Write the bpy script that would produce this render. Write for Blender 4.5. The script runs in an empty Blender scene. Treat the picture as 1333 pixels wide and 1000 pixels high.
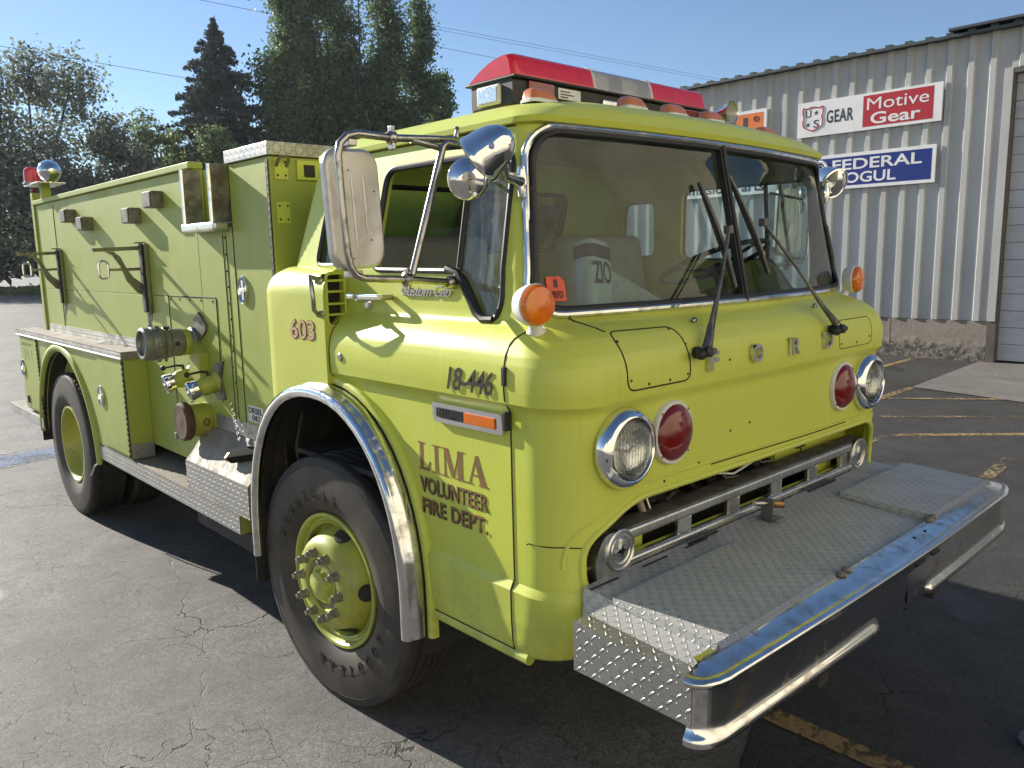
import bpy, bmesh, math, random
import numpy as np
from mathutils import Vector, Matrix

R_ = math.radians
scene = bpy.context.scene
COL = scene.collection
rng = np.random.default_rng(7)
random.seed(7)

# ------------------------------------------------------------------ camera
cam_d = bpy.data.cameras.new("Camera")
cam = bpy.data.objects.new("Camera", cam_d)
COL.objects.link(cam)
_yaw, _pit, _rol = R_(42.729), R_(-9.106), R_(-1.152)
_fw = Vector((math.sin(_yaw) * math.cos(_pit), math.cos(_yaw) * math.cos(_pit), math.sin(_pit)))
_rt = Vector((math.cos(_yaw), -math.sin(_yaw), 0))
_up = _rt.cross(_fw)
_rt, _up = _rt * math.cos(_rol) + _up * math.sin(_rol), _up * math.cos(_rol) - _rt * math.sin(_rol)
cam.matrix_world = Matrix(((_rt.x, _up.x, -_fw.x, -2.557), (_rt.y, _up.y, -_fw.y, -1.435),
                           (_rt.z, _up.z, -_fw.z, 1.779), (0, 0, 0, 1)))
cam_d.sensor_fit = 'HORIZONTAL'
cam_d.sensor_width = 36.0
cam_d.lens = 1044.17 / 1333 * 36
cam_d.clip_start = 0.05
cam_d.clip_end = 6000
scene.camera = cam

# ------------------------------------------------------------------ sky and sun
SUN = Vector((-1.0, 5.5, 2.4)).normalized()
world = bpy.data.worlds.new("World")
scene.world = world
world.use_nodes = True
wn, wl = world.node_tree.nodes, world.node_tree.links
bgn = wn["Background"]
sky = wn.new("ShaderNodeTexSky")
sky.sky_type = 'NISHITA'
sky.sun_disc = False
sky.sun_elevation = math.asin(SUN.z)
sky.sun_rotation = math.atan2(SUN.x, SUN.y)
sky.altitude = 900
sky.air_density = 1.0
sky.dust_density = 0.1
sky.ozone_density = 3.0
wl.new(sky.outputs[0], bgn.inputs[0])
bgn.inputs[1].default_value = 0.058

sun_d = bpy.data.lights.new("Sun", 'SUN')
sun_d.energy = 3.7
sun_d.angle = R_(0.53)
sun_d.color = (1.0, 0.93, 0.82)
sun = bpy.data.objects.new("Sun", sun_d)
sun.rotation_euler = (-SUN).to_track_quat('-Z', 'Y').to_euler()
sun.location = (-8, 40, 20)
COL.objects.link(sun)

scene.view_settings.view_transform = 'Standard'
scene.view_settings.look = 'None'
scene.view_settings.gamma = 1.0
scene.view_settings.exposure = 1.32
try:
    scene.cycles.max_bounces = 10
    scene.cycles.transparent_max_bounces = 24
    scene.cycles.caustics_reflective = False
    scene.cycles.caustics_refractive = False
    scene.cycles.use_denoising = True
except Exception:
    pass

# ------------------------------------------------------------------ material helpers
class NT:
    """small wrapper to write node maths in one line each"""
    def __init__(self, name):
        self.m = bpy.data.materials.new(name)
        self.m.use_nodes = True
        self.t = self.m.node_tree
        self.n, self.l = self.t.nodes, self.t.links
        self.p = self.n["Principled BSDF"]
        self.out = self.n["Material Output"]
    def new(self, kind, **kw):
        n = self.n.new(kind)
        for k, v in kw.items():
            setattr(n, k, v)
        return n
    def put(self, sock, v):
        if hasattr(v, "node"):
            self.l.new(v, sock)
        elif isinstance(v, (tuple, list)) and len(v) == 3 and sock.type == 'RGBA':
            sock.default_value = (*v, 1)
        else:
            sock.default_value = v
    def M(self, op, a, b=0.0, c=0.0):
        n = self.new("ShaderNodeMath", operation=op)
        self.put(n.inputs[0], a); self.put(n.inputs[1], b); self.put(n.inputs[2], c)
        return n.outputs[0]
    def mix(self, f, a, b):
        n = self.new("ShaderNodeMix", data_type='RGBA')
        self.put(n.inputs[0], f); self.put(n.inputs[6], a); self.put(n.inputs[7], b)
        return n.outputs[2]
    def ramp(self, v, lo, hi, a=0.0, b=1.0):
        n = self.new("ShaderNodeMapRange")
        n.clamp = True
        n.interpolation_type = 'SMOOTHSTEP'
        self.put(n.inputs[0], v)
        n.inputs[1].default_value = lo; n.inputs[2].default_value = hi
        n.inputs[3].default_value = a; n.inputs[4].default_value = b
        return n.outputs[0]
    def obj(self, scale=(1, 1, 1), which='Object'):
        tc = self.new("ShaderNodeTexCoord")
        mp = self.new("ShaderNodeMapping")
        self.l.new(tc.outputs[which], mp.inputs[0])
        mp.inputs[3].default_value = scale
        return mp.outputs[0]
    def noise(self, vec, scale, detail=4.0, rough=0.55, dist=0.0):
        n = self.new("ShaderNodeTexNoise")
        self.put(n.inputs["Vector"], vec)
        n.inputs["Scale"].default_value = scale
        n.inputs["Detail"].default_value = detail
        n.inputs["Roughness"].default_value = rough
        n.inputs["Distortion"].default_value = dist
        return n.outputs[0]
    def bump(self, h, strength=0.3, dist=0.01):
        n = self.new("ShaderNodeBump")
        n.inputs["Strength"].default_value = strength
        n.inputs["Distance"].default_value = dist
        self.put(n.inputs["Height"], h)
        self.l.new(n.outputs[0], self.p.inputs["Normal"])
        return n.outputs[0]
    def set(self, **kw):
        for k, v in kw.items():
            self.put(self.p.inputs[k.replace("_", " ")], v)
        return self

def pbr(name, c1, c2=None, ns=6.0, lo=0.45, hi=0.7, rough=0.5, rough2=None, metal=0.0, coat=0.0,
        bs=0.0, bstr=0.2, bdist=0.004, stretch=(1, 1, 1), spec=0.5):
    w = NT(name)
    v = w.obj(stretch)
    f = w.noise(v, ns, 6.0, 0.6)
    fr = w.ramp(f, lo, hi)
    w.put(w.p.inputs["Base Color"], w.mix(fr, c1, c2 if c2 else c1))
    w.put(w.p.inputs["Roughness"], w.M('ADD', rough, w.M('MULTIPLY', fr, (rough2 if rough2 is not None else rough) - rough)))
    w.set(Metallic=metal)
    w.p.inputs["Coat Weight"].default_value = coat
    w.p.inputs["Coat Roughness"].default_value = 0.08
    w.p.inputs["Specular IOR Level"].default_value = spec
    if bs:
        w.bump(w.noise(v, bs, 5.0, 0.6), bstr, bdist)
    return w.m

def paint_material(name, base, fade, rough=0.38, coat=0.10, dirt=(0.16, 0.15, 0.09), dirt_amt=0.35):
    """old enamel: faint fading, vertical rain streaks, specks of dirt, slight waviness"""
    w = NT(name)
    v = w.obj()
    big = w.ramp(w.noise(v, 1.3, 4.0, 0.6), 0.35, 0.7)
    col = w.mix(w.M('MULTIPLY', big, 0.5), base, fade)
    st = w.noise(w.obj((38, 38, 0.8)), 1.0, 4.0, 0.6)
    col = w.mix(w.M('MULTIPLY', w.ramp(st, 0.52, 0.78), 0.10 * dirt_amt / 0.35), col, dirt)
    spot = w.ramp(w.noise(v, 95.0, 2.0, 0.5), 0.70, 0.76)
    patch = w.ramp(w.noise(v, 5.0, 3.0, 0.6), 0.46, 0.62)
    col = w.mix(w.M('MULTIPLY', w.M('MULTIPLY', spot, patch), dirt_amt), col, dirt)
    w.put(w.p.inputs["Base Color"], col)
    chip = w.ramp(w.noise(v, 34.0, 3.0, 0.6), 0.735, 0.755)
    col = w.mix(w.M('MULTIPLY', chip, 0.75), col, (0.10, 0.085, 0.05))
    zz = w.new("ShaderNodeSeparateXYZ"); w.l.new(v, zz.inputs[0])
    road = w.M('MULTIPLY', w.ramp(zz.outputs[2], 0.98, 0.58), w.ramp(w.noise(v, 7.0, 6.0, 0.7), 0.34, 0.66))
    col = w.mix(w.M('MULTIPLY', road, 0.42), col, (0.20, 0.185, 0.12))
    w.put(w.p.inputs["Base Color"], col)
    grime = w.ramp(w.noise(v, 3.0, 5.0, 0.65), 0.4, 0.72)
    w.put(w.p.inputs["Roughness"], w.M('ADD', rough, w.M('MULTIPLY', grime, 0.16)))
    w.p.inputs["Coat Weight"].default_value = coat
    w.put(w.p.inputs["Coat Roughness"], w.M('ADD', 0.05, w.M('MULTIPLY', grime, 0.16)))
    h = w.M('ADD', w.noise(v, 2.6, 2.0, 0.5), w.M('MULTIPLY', w.noise(v, 160.0, 2.0, 0.5), 0.012))
    w.bump(h, 0.35, 0.012)
    return w.m

def tread_material(name, base, base2, metal=0.9, rough=0.34, cell=0.026, strength=1.0, dirt=0.5, polish=0.45, valley=0.75):
    """diamond plate from the surface UV (metres): raised lugs turned alternately +-45 degrees"""
    w = NT(name)
    uv = w.new("ShaderNodeTexCoord").outputs['UV']
    sx = w.new("ShaderNodeSeparateXYZ"); w.l.new(uv, sx.inputs[0])
    u = w.M('DIVIDE', sx.outputs[0], cell); v = w.M('DIVIDE', sx.outputs[1], cell)
    cu, cv = w.M('FLOOR', u), w.M('FLOOR', v)
    fu = w.M('SUBTRACT', w.M('SUBTRACT', u, cu), 0.5); fv = w.M('SUBTRACT', w.M('SUBTRACT', v, cv), 0.5)
    par = w.M('MODULO', w.M('ABSOLUTE', w.M('ADD', cu, cv)), 2.0)
    sg = w.M('SUBTRACT', w.M('MULTIPLY', par, 2.0), 1.0)
    a = w.M('MULTIPLY', w.M('ADD', fu, w.M('MULTIPLY', fv, sg)), 0.7071)
    b = w.M('MULTIPLY', w.M('SUBTRACT', fv, w.M('MULTIPLY', fu, sg)), 0.7071)
    d = w.M('ADD', w.M('POWER', w.M('ABSOLUTE', w.M('DIVIDE', a, 0.44)), 2.0), w.M('POWER', w.M('ABSOLUTE', w.M('DIVIDE', b, 0.135)), 2.0))
    lug = w.ramp(d, 1.15, 0.35)
    ov = w.obj()
    n1 = w.ramp(w.noise(ov, 7.0, 6.0, 0.65), 0.38, 0.68)
    n2 = w.noise(ov, 130.0, 3.0, 0.6)
    col = w.mix(w.M('MULTIPLY', n1, dirt), base, base2)
    col = w.mix(w.M('MULTIPLY', w.ramp(d, 2.6, 1.2), 1.0 - valley), col, tuple(c * 0.35 for c in base2))
    col = w.mix(w.M('MULTIPLY', lug, polish), col, tuple(min(1, c * 1.5) for c in base))
    w.put(w.p.inputs["Base Color"], col)
    w.set(Metallic=metal)
    w.put(w.p.inputs["Roughness"], w.M('ADD', rough, w.M('MULTIPLY', n1, 0.2)))
    w.bump(w.M('ADD', lug, w.M('MULTIPLY', n2, 0.08)), strength, 0.0028)
    return w.m

def glass_material(name, tint=(0.80, 0.88, 0.86), refl=1.0, rough=0.02, dust=0.04, dustcol=(0.6, 0.62, 0.6), streak=False):
    """thin pane: clear transmission mixed with fresnel reflection and a little dust"""
    w = NT(name)
    w.n.remove(w.p)
    tr = w.new("ShaderNodeBsdfTransparent"); tr.inputs[0].default_value = (*tint, 1)
    gl = w.new("ShaderNodeBsdfGlossy"); gl.inputs["Roughness"].default_value = rough
    gl.inputs[0].default_value = (refl, refl, refl, 1)
    fr = w.new("ShaderNodeFresnel"); fr.inputs[0].default_value = 1.52
    mx = w.new("ShaderNodeMixShader")
    w.l.new(fr.outputs[0], mx.inputs[0]); w.l.new(tr.outputs[0], mx.inputs[1]); w.l.new(gl.outputs[0], mx.inputs[2])
    df = w.new("ShaderNodeBsdfDiffuse"); df.inputs[0].default_value = (*dustcol, 1)
    mx2 = w.new("ShaderNodeMixShader")
    v = w.obj((26, 26, 1.2) if streak else (1, 1, 1))
    n1 = w.ramp(w.noise(v, 1.0 if streak else 3.0, 6.0, 0.65), 0.35, 0.75)
    sp = w.ramp(w.noise(w.obj(), 150.0, 2.0, 0.5), 0.68, 0.75)
    f = w.M('ADD', w.M('MULTIPLY', n1, dust * 2), w.M('MULTIPLY', sp, dust * 3))
    w.l.new(f, mx2.inputs[0]); w.l.new(mx.outputs[0], mx2.inputs[1]); w.l.new(df.outputs[0], mx2.inputs[2])
    w.l.new(mx2.outputs[0], w.out.inputs[0])
    return w.m

def lens_material(name, col, rough=0.12, trans=0.35):
    w = NT(name)
    v = w.obj()
    n = w.ramp(w.noise(v, 30.0, 4.0, 0.6), 0.4, 0.7)
    w.put(w.p.inputs["Base Color"], w.mix(w.M('MULTIPLY', n, 0.25), col, tuple(c * 0.55 for c in col)))
    w.set(Roughness=rough)
    w.p.inputs["Transmission Weight"].default_value = trans
    w.p.inputs["Coat Weight"].default_value = 0.6
    w.bump(w.noise(v, 220.0, 1.0, 0.5), 0.15, 0.002)
    return w.m

# ------------------------------------------------------------------ materials
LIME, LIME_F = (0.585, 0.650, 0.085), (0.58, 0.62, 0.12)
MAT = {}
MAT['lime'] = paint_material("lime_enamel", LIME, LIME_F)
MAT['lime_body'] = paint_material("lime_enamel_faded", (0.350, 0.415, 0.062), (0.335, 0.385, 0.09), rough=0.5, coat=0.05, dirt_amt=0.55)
MAT['lime_wheel'] = paint_material("lime_wheel_enamel", (0.48, 0.52, 0.06), (0.40, 0.43, 0.08), rough=0.4, coat=0.25, dirt=(0.06, 0.05, 0.03), dirt_amt=0.8)
MAT['chrome'] = pbr("chrome", (0.80, 0.80, 0.80), (0.66, 0.65, 0.63), ns=9, lo=0.5, hi=0.75, rough=0.05, rough2=0.22, metal=1.0, bs=4.0, bstr=0.12, bdist=0.01)
MAT['chrome_worn'] = pbr("chrome_worn", (0.74, 0.74, 0.74), (0.50, 0.48, 0.45), ns=22, lo=0.45, hi=0.7, rough=0.10, rough2=0.30, metal=1.0, bs=4.0, bstr=0.05, bdist=0.01)
MAT['steel'] = pbr("stainless_steel", (0.64, 0.62, 0.585), (0.54, 0.52, 0.485), ns=14, rough=0.38, rough2=0.5, metal=0.6, bs=60, bstr=0.05)
MAT['tube'] = pbr("tube_steel", (0.42, 0.40, 0.38), (0.26, 0.24, 0.22), ns=30, rough=0.24, rough2=0.4, metal=1.0)
MAT['alu'] = pbr("cast_aluminium", (0.62, 0.62, 0.60), (0.36, 0.35, 0.32), ns=11, lo=0.45, hi=0.72, rough=0.27, rough2=0.45, metal=0.95, bs=70, bstr=0.1)
MAT['alu_dull'] = pbr("dull_aluminium", (0.22, 0.215, 0.19), (0.13, 0.12, 0.09), ns=16, lo=0.4, hi=0.65, rough=0.5, rough2=0.65, metal=0.6, bs=70, bstr=0.15)
MAT['tread'] = tread_material("tread_plate", (0.42, 0.42, 0.41), (0.27, 0.26, 0.23), rough=0.38)
MAT['tread_sand'] = tread_material("tread_plate_sandy", (0.29, 0.27, 0.235), (0.22, 0.19, 0.15), metal=0.25, rough=0.6, dirt=0.8, cell=0.024)
MAT['tread_deck'] = tread_material("tread_plate_deck", (0.54, 0.54, 0.52), (0.40, 0.395, 0.37), metal=0.3, rough=0.44, cell=0.022, strength=1.0, polish=0.7, valley=0.45)
MAT['wiper'] = pbr('wiper_metal', (0.17, 0.165, 0.16), (0.10, 0.10, 0.10), ns=30, rough=0.5, metal=0.5)
MAT['rubber'] = pbr("black_rubber", (0.016, 0.016, 0.017), (0.03, 0.03, 0.03), ns=12, rough=0.6, bs=80, bstr=0.1)
MAT['gasket'] = pbr("window_gasket", (0.012, 0.013, 0.015), (0.02, 0.02, 0.02), ns=20, rough=0.45)
MAT['tyre'] = pbr("tyre_rubber", (0.026, 0.024, 0.022), (0.06, 0.054, 0.047), ns=4, lo=0.4, hi=0.75, rough=0.72, bs=45, bstr=0.25, bdist=0.003)
MAT['tyre_wall'] = pbr("tyre_sidewall_dusty", (0.040, 0.034, 0.028), (0.085, 0.068, 0.052), ns=5, lo=0.35, hi=0.7, rough=0.62, bs=60, bstr=0.12)
MAT['dark'] = pbr("dark_underbody", (0.022, 0.021, 0.02), (0.05, 0.043, 0.035), ns=6, rough=0.75, bs=25, bstr=0.4)
MAT['black'] = pbr("satin_black", (0.016, 0.016, 0.017), (0.026, 0.026, 0.026), ns=9, rough=0.55)
MAT['matte'] = pbr('matte_black', (0.014, 0.014, 0.014), (0.02, 0.02, 0.02), ns=10, rough=0.95, spec=0.15)
MAT['seam'] = pbr("panel_gap", (0.03, 0.032, 0.012), (0.02, 0.02, 0.01), ns=40, rough=0.8)
MAT['hinge'] = pbr("hinge_strip", (0.10, 0.105, 0.06), (0.035, 0.03, 0.02), ns=70, lo=0.4, hi=0.6, rough=0.55, metal=0.4)
MAT['brown_ink'] = pbr("bronze_lettering", (0.24, 0.13, 0.045), (0.19, 0.10, 0.035), ns=30, rough=0.5)
MAT['black_ink'] = pbr("black_lettering", (0.02, 0.017, 0.013), (0.04, 0.03, 0.02), ns=30, rough=0.5)
MAT['pink_ink'] = pbr("salmon_lettering", (0.62, 0.40, 0.27), (0.56, 0.36, 0.22), ns=30, rough=0.5)
MAT['red_ink'] = pbr("maroon_outline", (0.20, 0.06, 0.03), (0.16, 0.05, 0.03), ns=30, rough=0.5)
MAT['ghost_ink'] = pbr("faded_lettering", (0.24, 0.27, 0.12), (0.30, 0.34, 0.10), ns=60, rough=0.6)
MAT['white'] = pbr("white_enamel", (0.74, 0.74, 0.71), (0.60, 0.60, 0.57), ns=6, rough=0.4)
MAT['red_lens'] = lens_material("red_lens", (0.20, 0.007, 0.006), rough=0.10, trans=0.1)
MAT['red_dome'] = lens_material("red_dome", (0.66, 0.008, 0.022), rough=0.25, trans=0.0)
MAT['clear_dome'] = lens_material("clear_dome", (0.72, 0.70, 0.70), rough=0.16, trans=0.6)
MAT['amber'] = lens_material("amber_lens", (0.95, 0.22, 0.006), rough=0.14, trans=0.25)
MAT['amber_pale'] = lens_material("amber_pale", (0.74, 0.24, 0.06), rough=0.3, trans=0.2)
MAT['lamp_glass'] = glass_material("lamp_glass", (0.93, 0.95, 0.95), 1.0, 0.03, 0.05)
MAT['reflector'] = pbr("lamp_reflector", (0.86, 0.85, 0.82), (0.70, 0.69, 0.66), ns=30, rough=0.12, rough2=0.22, metal=1.0, bs=70, bstr=0.35, bdist=0.006)
MAT['windshield'] = glass_material("windshield_glass", (0.60, 0.77, 0.77), 0.8, 0.012, 0.04)
MAT['pane'] = glass_material("side_glass", (0.78, 0.86, 0.84), 0.9, 0.02, 0.16, streak=True)
MAT['pane_back'] = glass_material("rear_glass", (0.78, 0.86, 0.86), 0.9, 0.02, 0.05)
MAT['vinyl'] = pbr("grey_vinyl", (0.30, 0.29, 0.27), (0.24, 0.235, 0.215), ns=9, rough=0.55, bs=120, bstr=0.15)
MAT['dash'] = pbr("dash_tan", (0.30, 0.28, 0.21), (0.18, 0.165, 0.12), ns=6, rough=0.6)
MAT['brass'] = pbr("old_brass", (0.34, 0.20, 0.07), (0.16, 0.09, 0.04), ns=40, rough=0.4, metal=0.9)
MAT['rust'] = pbr("rusty_nuts", (0.22, 0.20, 0.15), (0.36, 0.36, 0.26), ns=50, rough=0.65, metal=0.15, bs=90, bstr=0.4)
MAT['cap_rust'] = pbr("rusty_cap", (0.10, 0.052, 0.03), (0.06, 0.04, 0.03), ns=40, rough=0.8, bs=120, bstr=0.8)
MAT['valve'] = pbr("grey_fitting", (0.20, 0.205, 0.19), (0.28, 0.28, 0.25), ns=16, rough=0.45, metal=0.6, bs=60, bstr=0.15)
MAT['valve_lime'] = paint_material("lime_casting", (0.36, 0.40, 0.06), (0.30, 0.33, 0.07), rough=0.45, coat=0.1, dirt_amt=0.7)
MAT['bracket'] = pbr("bare_bracket", (0.20, 0.215, 0.11), (0.15, 0.13, 0.09), ns=12, rough=0.5, metal=0.3)

# ------------------------------------------------------------------ mesh builder
def frames(pts, closed=False):
    """parallel-transport frames along a polyline"""
    P = [Vector(p) for p in pts]
    n = len(P)
    T = []
    for i in range(n):
        a = P[i - 1] if (i > 0 or closed) else P[i]
        b = P[(i + 1) % n] if (i < n - 1 or closed) else P[i]
        t = (b - a)
        T.append(t.normalized() if t.length > 1e-9 else Vector((0, 0, 1)))
    up = Vector((0, 0, 1)) if abs(T[0].z) < 0.9 else Vector((1, 0, 0))
    u = (up - T[0] * up.dot(T[0])).normalized()
    U = [u]
    for i in range(1, n):
        q = T[i - 1].rotation_difference(T[i])
        u = q @ U[-1]
        u = (u - T[i] * u.dot(T[i])).normalized()
        U.append(u)
    return P, T, U

class MB:
    def __init__(self):
        self.v, self.f, self.mi = [], [], []
        self.calls = []
        self.mats = []
    def slot(self, m):
        if m not in self.mats:
            self.mats.append(m)
        return self.mats.index(m)
    def add(self, verts, faces, m):
        o = len(self.v)
        s = self.slot(m)
        self.calls.append((o, len(self.f)))
        self.v.extend([tuple(p) for p in verts])
        for f in faces:
            self.f.append([i + o for i in f]); self.mi.append(s)
        return self
    def box(self, x0, x1, y0, y1, z0, z1, m, bev=0.0, seg=2, M=None):
        bm = bmesh.new()
        bmesh.ops.create_cube(bm, size=1.0)
        for v in bm.verts:
            v.co = Vector((x0 + (v.co.x + .5) * (x1 - x0), y0 + (v.co.y + .5) * (y1 - y0), z0 + (v.co.z + .5) * (z1 - z0)))
        if bev > 0:
            bmesh.ops.bevel(bm, geom=list(bm.edges), offset=bev, segments=seg, profile=0.5, affect='EDGES')
        if M is not None:
            bmesh.ops.transform(bm, matrix=M, verts=bm.verts)
        bm.verts.index_update()
        self.add([v.co[:] for v in bm.verts], [[v.index for v in f.verts] for f in bm.faces], m)
        bm.free()
        return self
    def tube(self, pts, r, m, n=10, closed=False, flat=1.0):
        P, T, U = frames(pts, closed)
        rr = r if isinstance(r, (list, tuple)) else [r] * len(P)
        vs, fs = [], []
        for i, p in enumerate(P):
            W = T[i].cross(U[i])
            for k in range(n):
                a = 2 * math.pi * k / n
                vs.append(p + U[i] * (rr[i] * math.cos(a) * flat) + W * (rr[i] * math.sin(a)))
        L = len(P)
        for i in range(L if closed else L - 1):
            j = (i + 1) % L
            for k in range(n):
                fs.append([i * n + k, i * n + (k + 1) % n, j * n + (k + 1) % n, j * n + k])
        if not closed:
            fs.append(list(range(n))[::-1]); fs.append([(L - 1) * n + k for k in range(n)])
        return self.add(vs, fs, m)
    def lathe(self, prof, o, axis, m, n=32, a0=0.0, a1=2 * math.pi, sx=1.0):
        """prof: list of (radius, height along axis)"""
        A = Vector(axis).normalized()
        e = Vector((0, 0, 1)) if abs(A.z) < 0.9 else Vector((1, 0, 0))
        U = (e - A * e.dot(A)).normalized(); W = A.cross(U)
        o = Vector(o)
        full = abs(a1 - a0 - 2 * math.pi) < 1e-6
        ns = n if full else n + 1
        vs, fs = [], []
        for r, h in prof:
            for k in range(ns):
                a = a0 + (a1 - a0) * k / n
                vs.append(o + A * h + (U * math.cos(a) + W * math.sin(a) * sx) * max(r, 1e-5))
        for i in range(len(prof) - 1):
            for k in range(n):
                k2 = (k + 1) % ns if full else k + 1
                fs.append([i * ns + k, i * ns + k2, (i + 1) * ns + k2, (i + 1) * ns + k])
        return self.add(vs, fs, m)
    def cyl(self, a, b, r, m, n=20, r2=None):
        a, b = Vector(a), Vector(b)
        h = (b - a).length
        r2 = r if r2 is None else r2
        return self.lathe([(0, 0), (r, 0), (r2, h), (0, h)], a, b - a, m, n)
    def prism(self, poly, fn, w0, w1, m):
        """poly of (u,v); fn(u,v,w) -> xyz"""
        n = len(poly)
        vs = [fn(u, v, w0) for u, v in poly] + [fn(u, v, w1) for u, v in poly]
        fs = [list(range(n))[::-1], [n + i for i in range(n)]]
        fs += [[i, (i + 1) % n, n + (i + 1) % n, n + i] for i in range(n)]
        return self.add(vs, fs, m)
    def grid(self, rows, m, cu=False, cv=False):
        """rows: list of lists of points"""
        R, C = len(rows), len(rows[0])
        vs = [p for r in rows for p in r]
        fs = []
        for i in range(R if cu else R - 1):
            for j in range(C if cv else C - 1):
                fs.append([i * C + j, i * C + (j + 1) % C, ((i + 1) % R) * C + (j + 1) % C, ((i + 1) % R) * C + j])
        return self.add(vs, fs, m)
    def ball(self, o, rx, ry, rz, m, n=16, M=None):
        vs, fs = [], []
        for i in range(n // 2 + 1):
            t = math.pi * i / (n // 2)
            for k in range(n):
                a = 2 * math.pi * k / n
                p = Vector((rx * math.sin(t) * math.cos(a), ry * math.sin(t) * math.sin(a), rz * math.cos(t)))
                if M is not None:
                    p = M @ p
                vs.append(Vector(o) + p)
        for i in range(n // 2):
            for k in range(n):
                fs.append([i * n + k, i * n + (k + 1) % n, (i + 1) * n + (k + 1) % n, (i + 1) * n + k])
        return self.add(vs, fs, m)
    def build(self, name, parent=None, angle=35, merge=True):
        me = bpy.data.meshes.new(name)
        me.from_pydata([tuple(p) for p in self.v], [], self.f)
        for mt in self.mats:
            me.materials.append(mt)
        me.polygons.foreach_set("material_index", self.mi)
        bm = bmesh.new(); bm.from_mesh(me)
        if merge:
            bmesh.ops.remove_doubles(bm, verts=bm.verts, dist=1e-5)
        bmesh.ops.recalc_face_normals(bm, faces=bm.faces)
        bm.to_mesh(me); bm.free()
        finish(me, angle)
        return link(name, me, parent)

    def build_each(self, name, parent=None, per=1, angle=35):
        """one object for every `per` shapes added: screws, bolts, letters"""
        ends = self.calls[per::per] + [(len(self.v), len(self.f))]
        out = []
        for (v0, f0), (v1, f1) in zip(self.calls[::per], ends):
            p = MB()
            for f, k in zip(self.f[f0:f1], self.mi[f0:f1]):
                p.f.append([i - v0 for i in f]); p.mi.append(p.slot(self.mats[k]))
            p.v = self.v[v0:v1]
            out.append(p.build(name, parent, angle))
        return out

def finish(me, angle=35):
    """smooth shading with sharp creases, and a box-projected UV in metres"""
    me.shade_smooth()
    me.set_sharp_from_angle(angle=R_(angle))
    n = len(me.loops)
    co = np.empty(len(me.vertices) * 3, np.float32); me.vertices.foreach_get("co", co); co = co.reshape(-1, 3)
    li = np.empty(n, np.int32); me.loops.foreach_get("vertex_index", li)
    pn = np.empty(len(me.polygons) * 3, np.float32); me.polygons.foreach_get("normal", pn); pn = np.abs(pn.reshape(-1, 3))
    tot = np.empty(len(me.polygons), np.int32); me.polygons.foreach_get("loop_total", tot)
    dom = np.repeat(pn.argmax(1), tot)
    c = co[li]
    uv = np.where((dom == 0)[:, None], c[:, [1, 2]], np.where((dom == 1)[:, None], c[:, [0, 2]], c[:, [0, 1]]))
    lay = me.uv_layers.new(name="UVMap")
    lay.data.foreach_set("uv", np.ascontiguousarray(uv, np.float32).ravel())

def link(name, me, parent=None):
    o = bpy.data.objects.new(name, me)
    COL.objects.link(o)
    if len(me.polygons) < 40000 and name not in ('cutter', 'crown', 'cab', 'door'):
        wn_ = o.modifiers.new('wn', 'WEIGHTED_NORMAL'); wn_.keep_sharp = True; wn_.weight = 80
    if parent is not None:
        o.parent = parent
        if parent.type == 'EMPTY':
            o.matrix_parent_inverse = Matrix.Translation(-parent.location)
    return o

def thing(name, loc, label, cat, group=None):
    o = bpy.data.objects.new(name, None)
    o.location = loc
    o.empty_display_size = 0.2
    COL.objects.link(o)
    return tag(o, label, cat, group)

def tag(o, label=None, cat=None, group=None, kind=None):
    if label: o["label"] = label
    if cat: o["category"] = cat
    if group: o["group"] = group
    if kind: o["kind"] = kind
    return o

def rrect(x0, x1, z0, z1, r, n=5):
    """rounded rectangle outline, counter-clockwise"""
    rs = r if isinstance(r, (list, tuple)) else [r] * 4
    out = []
    for (cx, cz, a0, q) in ((x1, z0, -90, rs[0]), (x1, z1, 0, rs[1]), (x0, z1, 90, rs[2]), (x0, z0, 180, rs[3])):
        ox = cx - q if cx == x1 else cx + q
        oz = cz + q if cz == z0 else cz - q
        for k in range(n + 1):
            a = R_(a0 + 90 * k / n)
            out.append((ox + q * math.cos(a), oz + q * math.sin(a)))
    return out

def round_poly(P, r, n=5):
    """round the corners of a polygon"""
    out = []
    L = len(P)
    for i in range(L):
        p = Vector((*P[i], 0)); a = Vector((*P[i - 1], 0)); b = Vector((*P[(i + 1) % L], 0))
        d = min(r, (a - p).length * .45, (b - p).length * .45)
        s, e = p + (a - p).normalized() * d, p + (b - p).normalized() * d
        for k in range(n + 1):
            t = k / n
            q = s * (1 - t) ** 2 + p * 2 * t * (1 - t) + e * t * t
            out.append((q.x, q.y))
    return out

def dense(P, step, closed=True):
    out = []
    L = len(P)
    for i in range(L if closed else L - 1):
        a, b = P[i], P[(i + 1) % L]
        d = math.dist(a, b)
        k = max(1, int(d / step))
        for j in range(k):
            out.append(tuple(a[q] + (b[q] - a[q]) * j / k for q in range(len(a))))
    if not closed:
        out.append(tuple(P[-1]))
    return out

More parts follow.
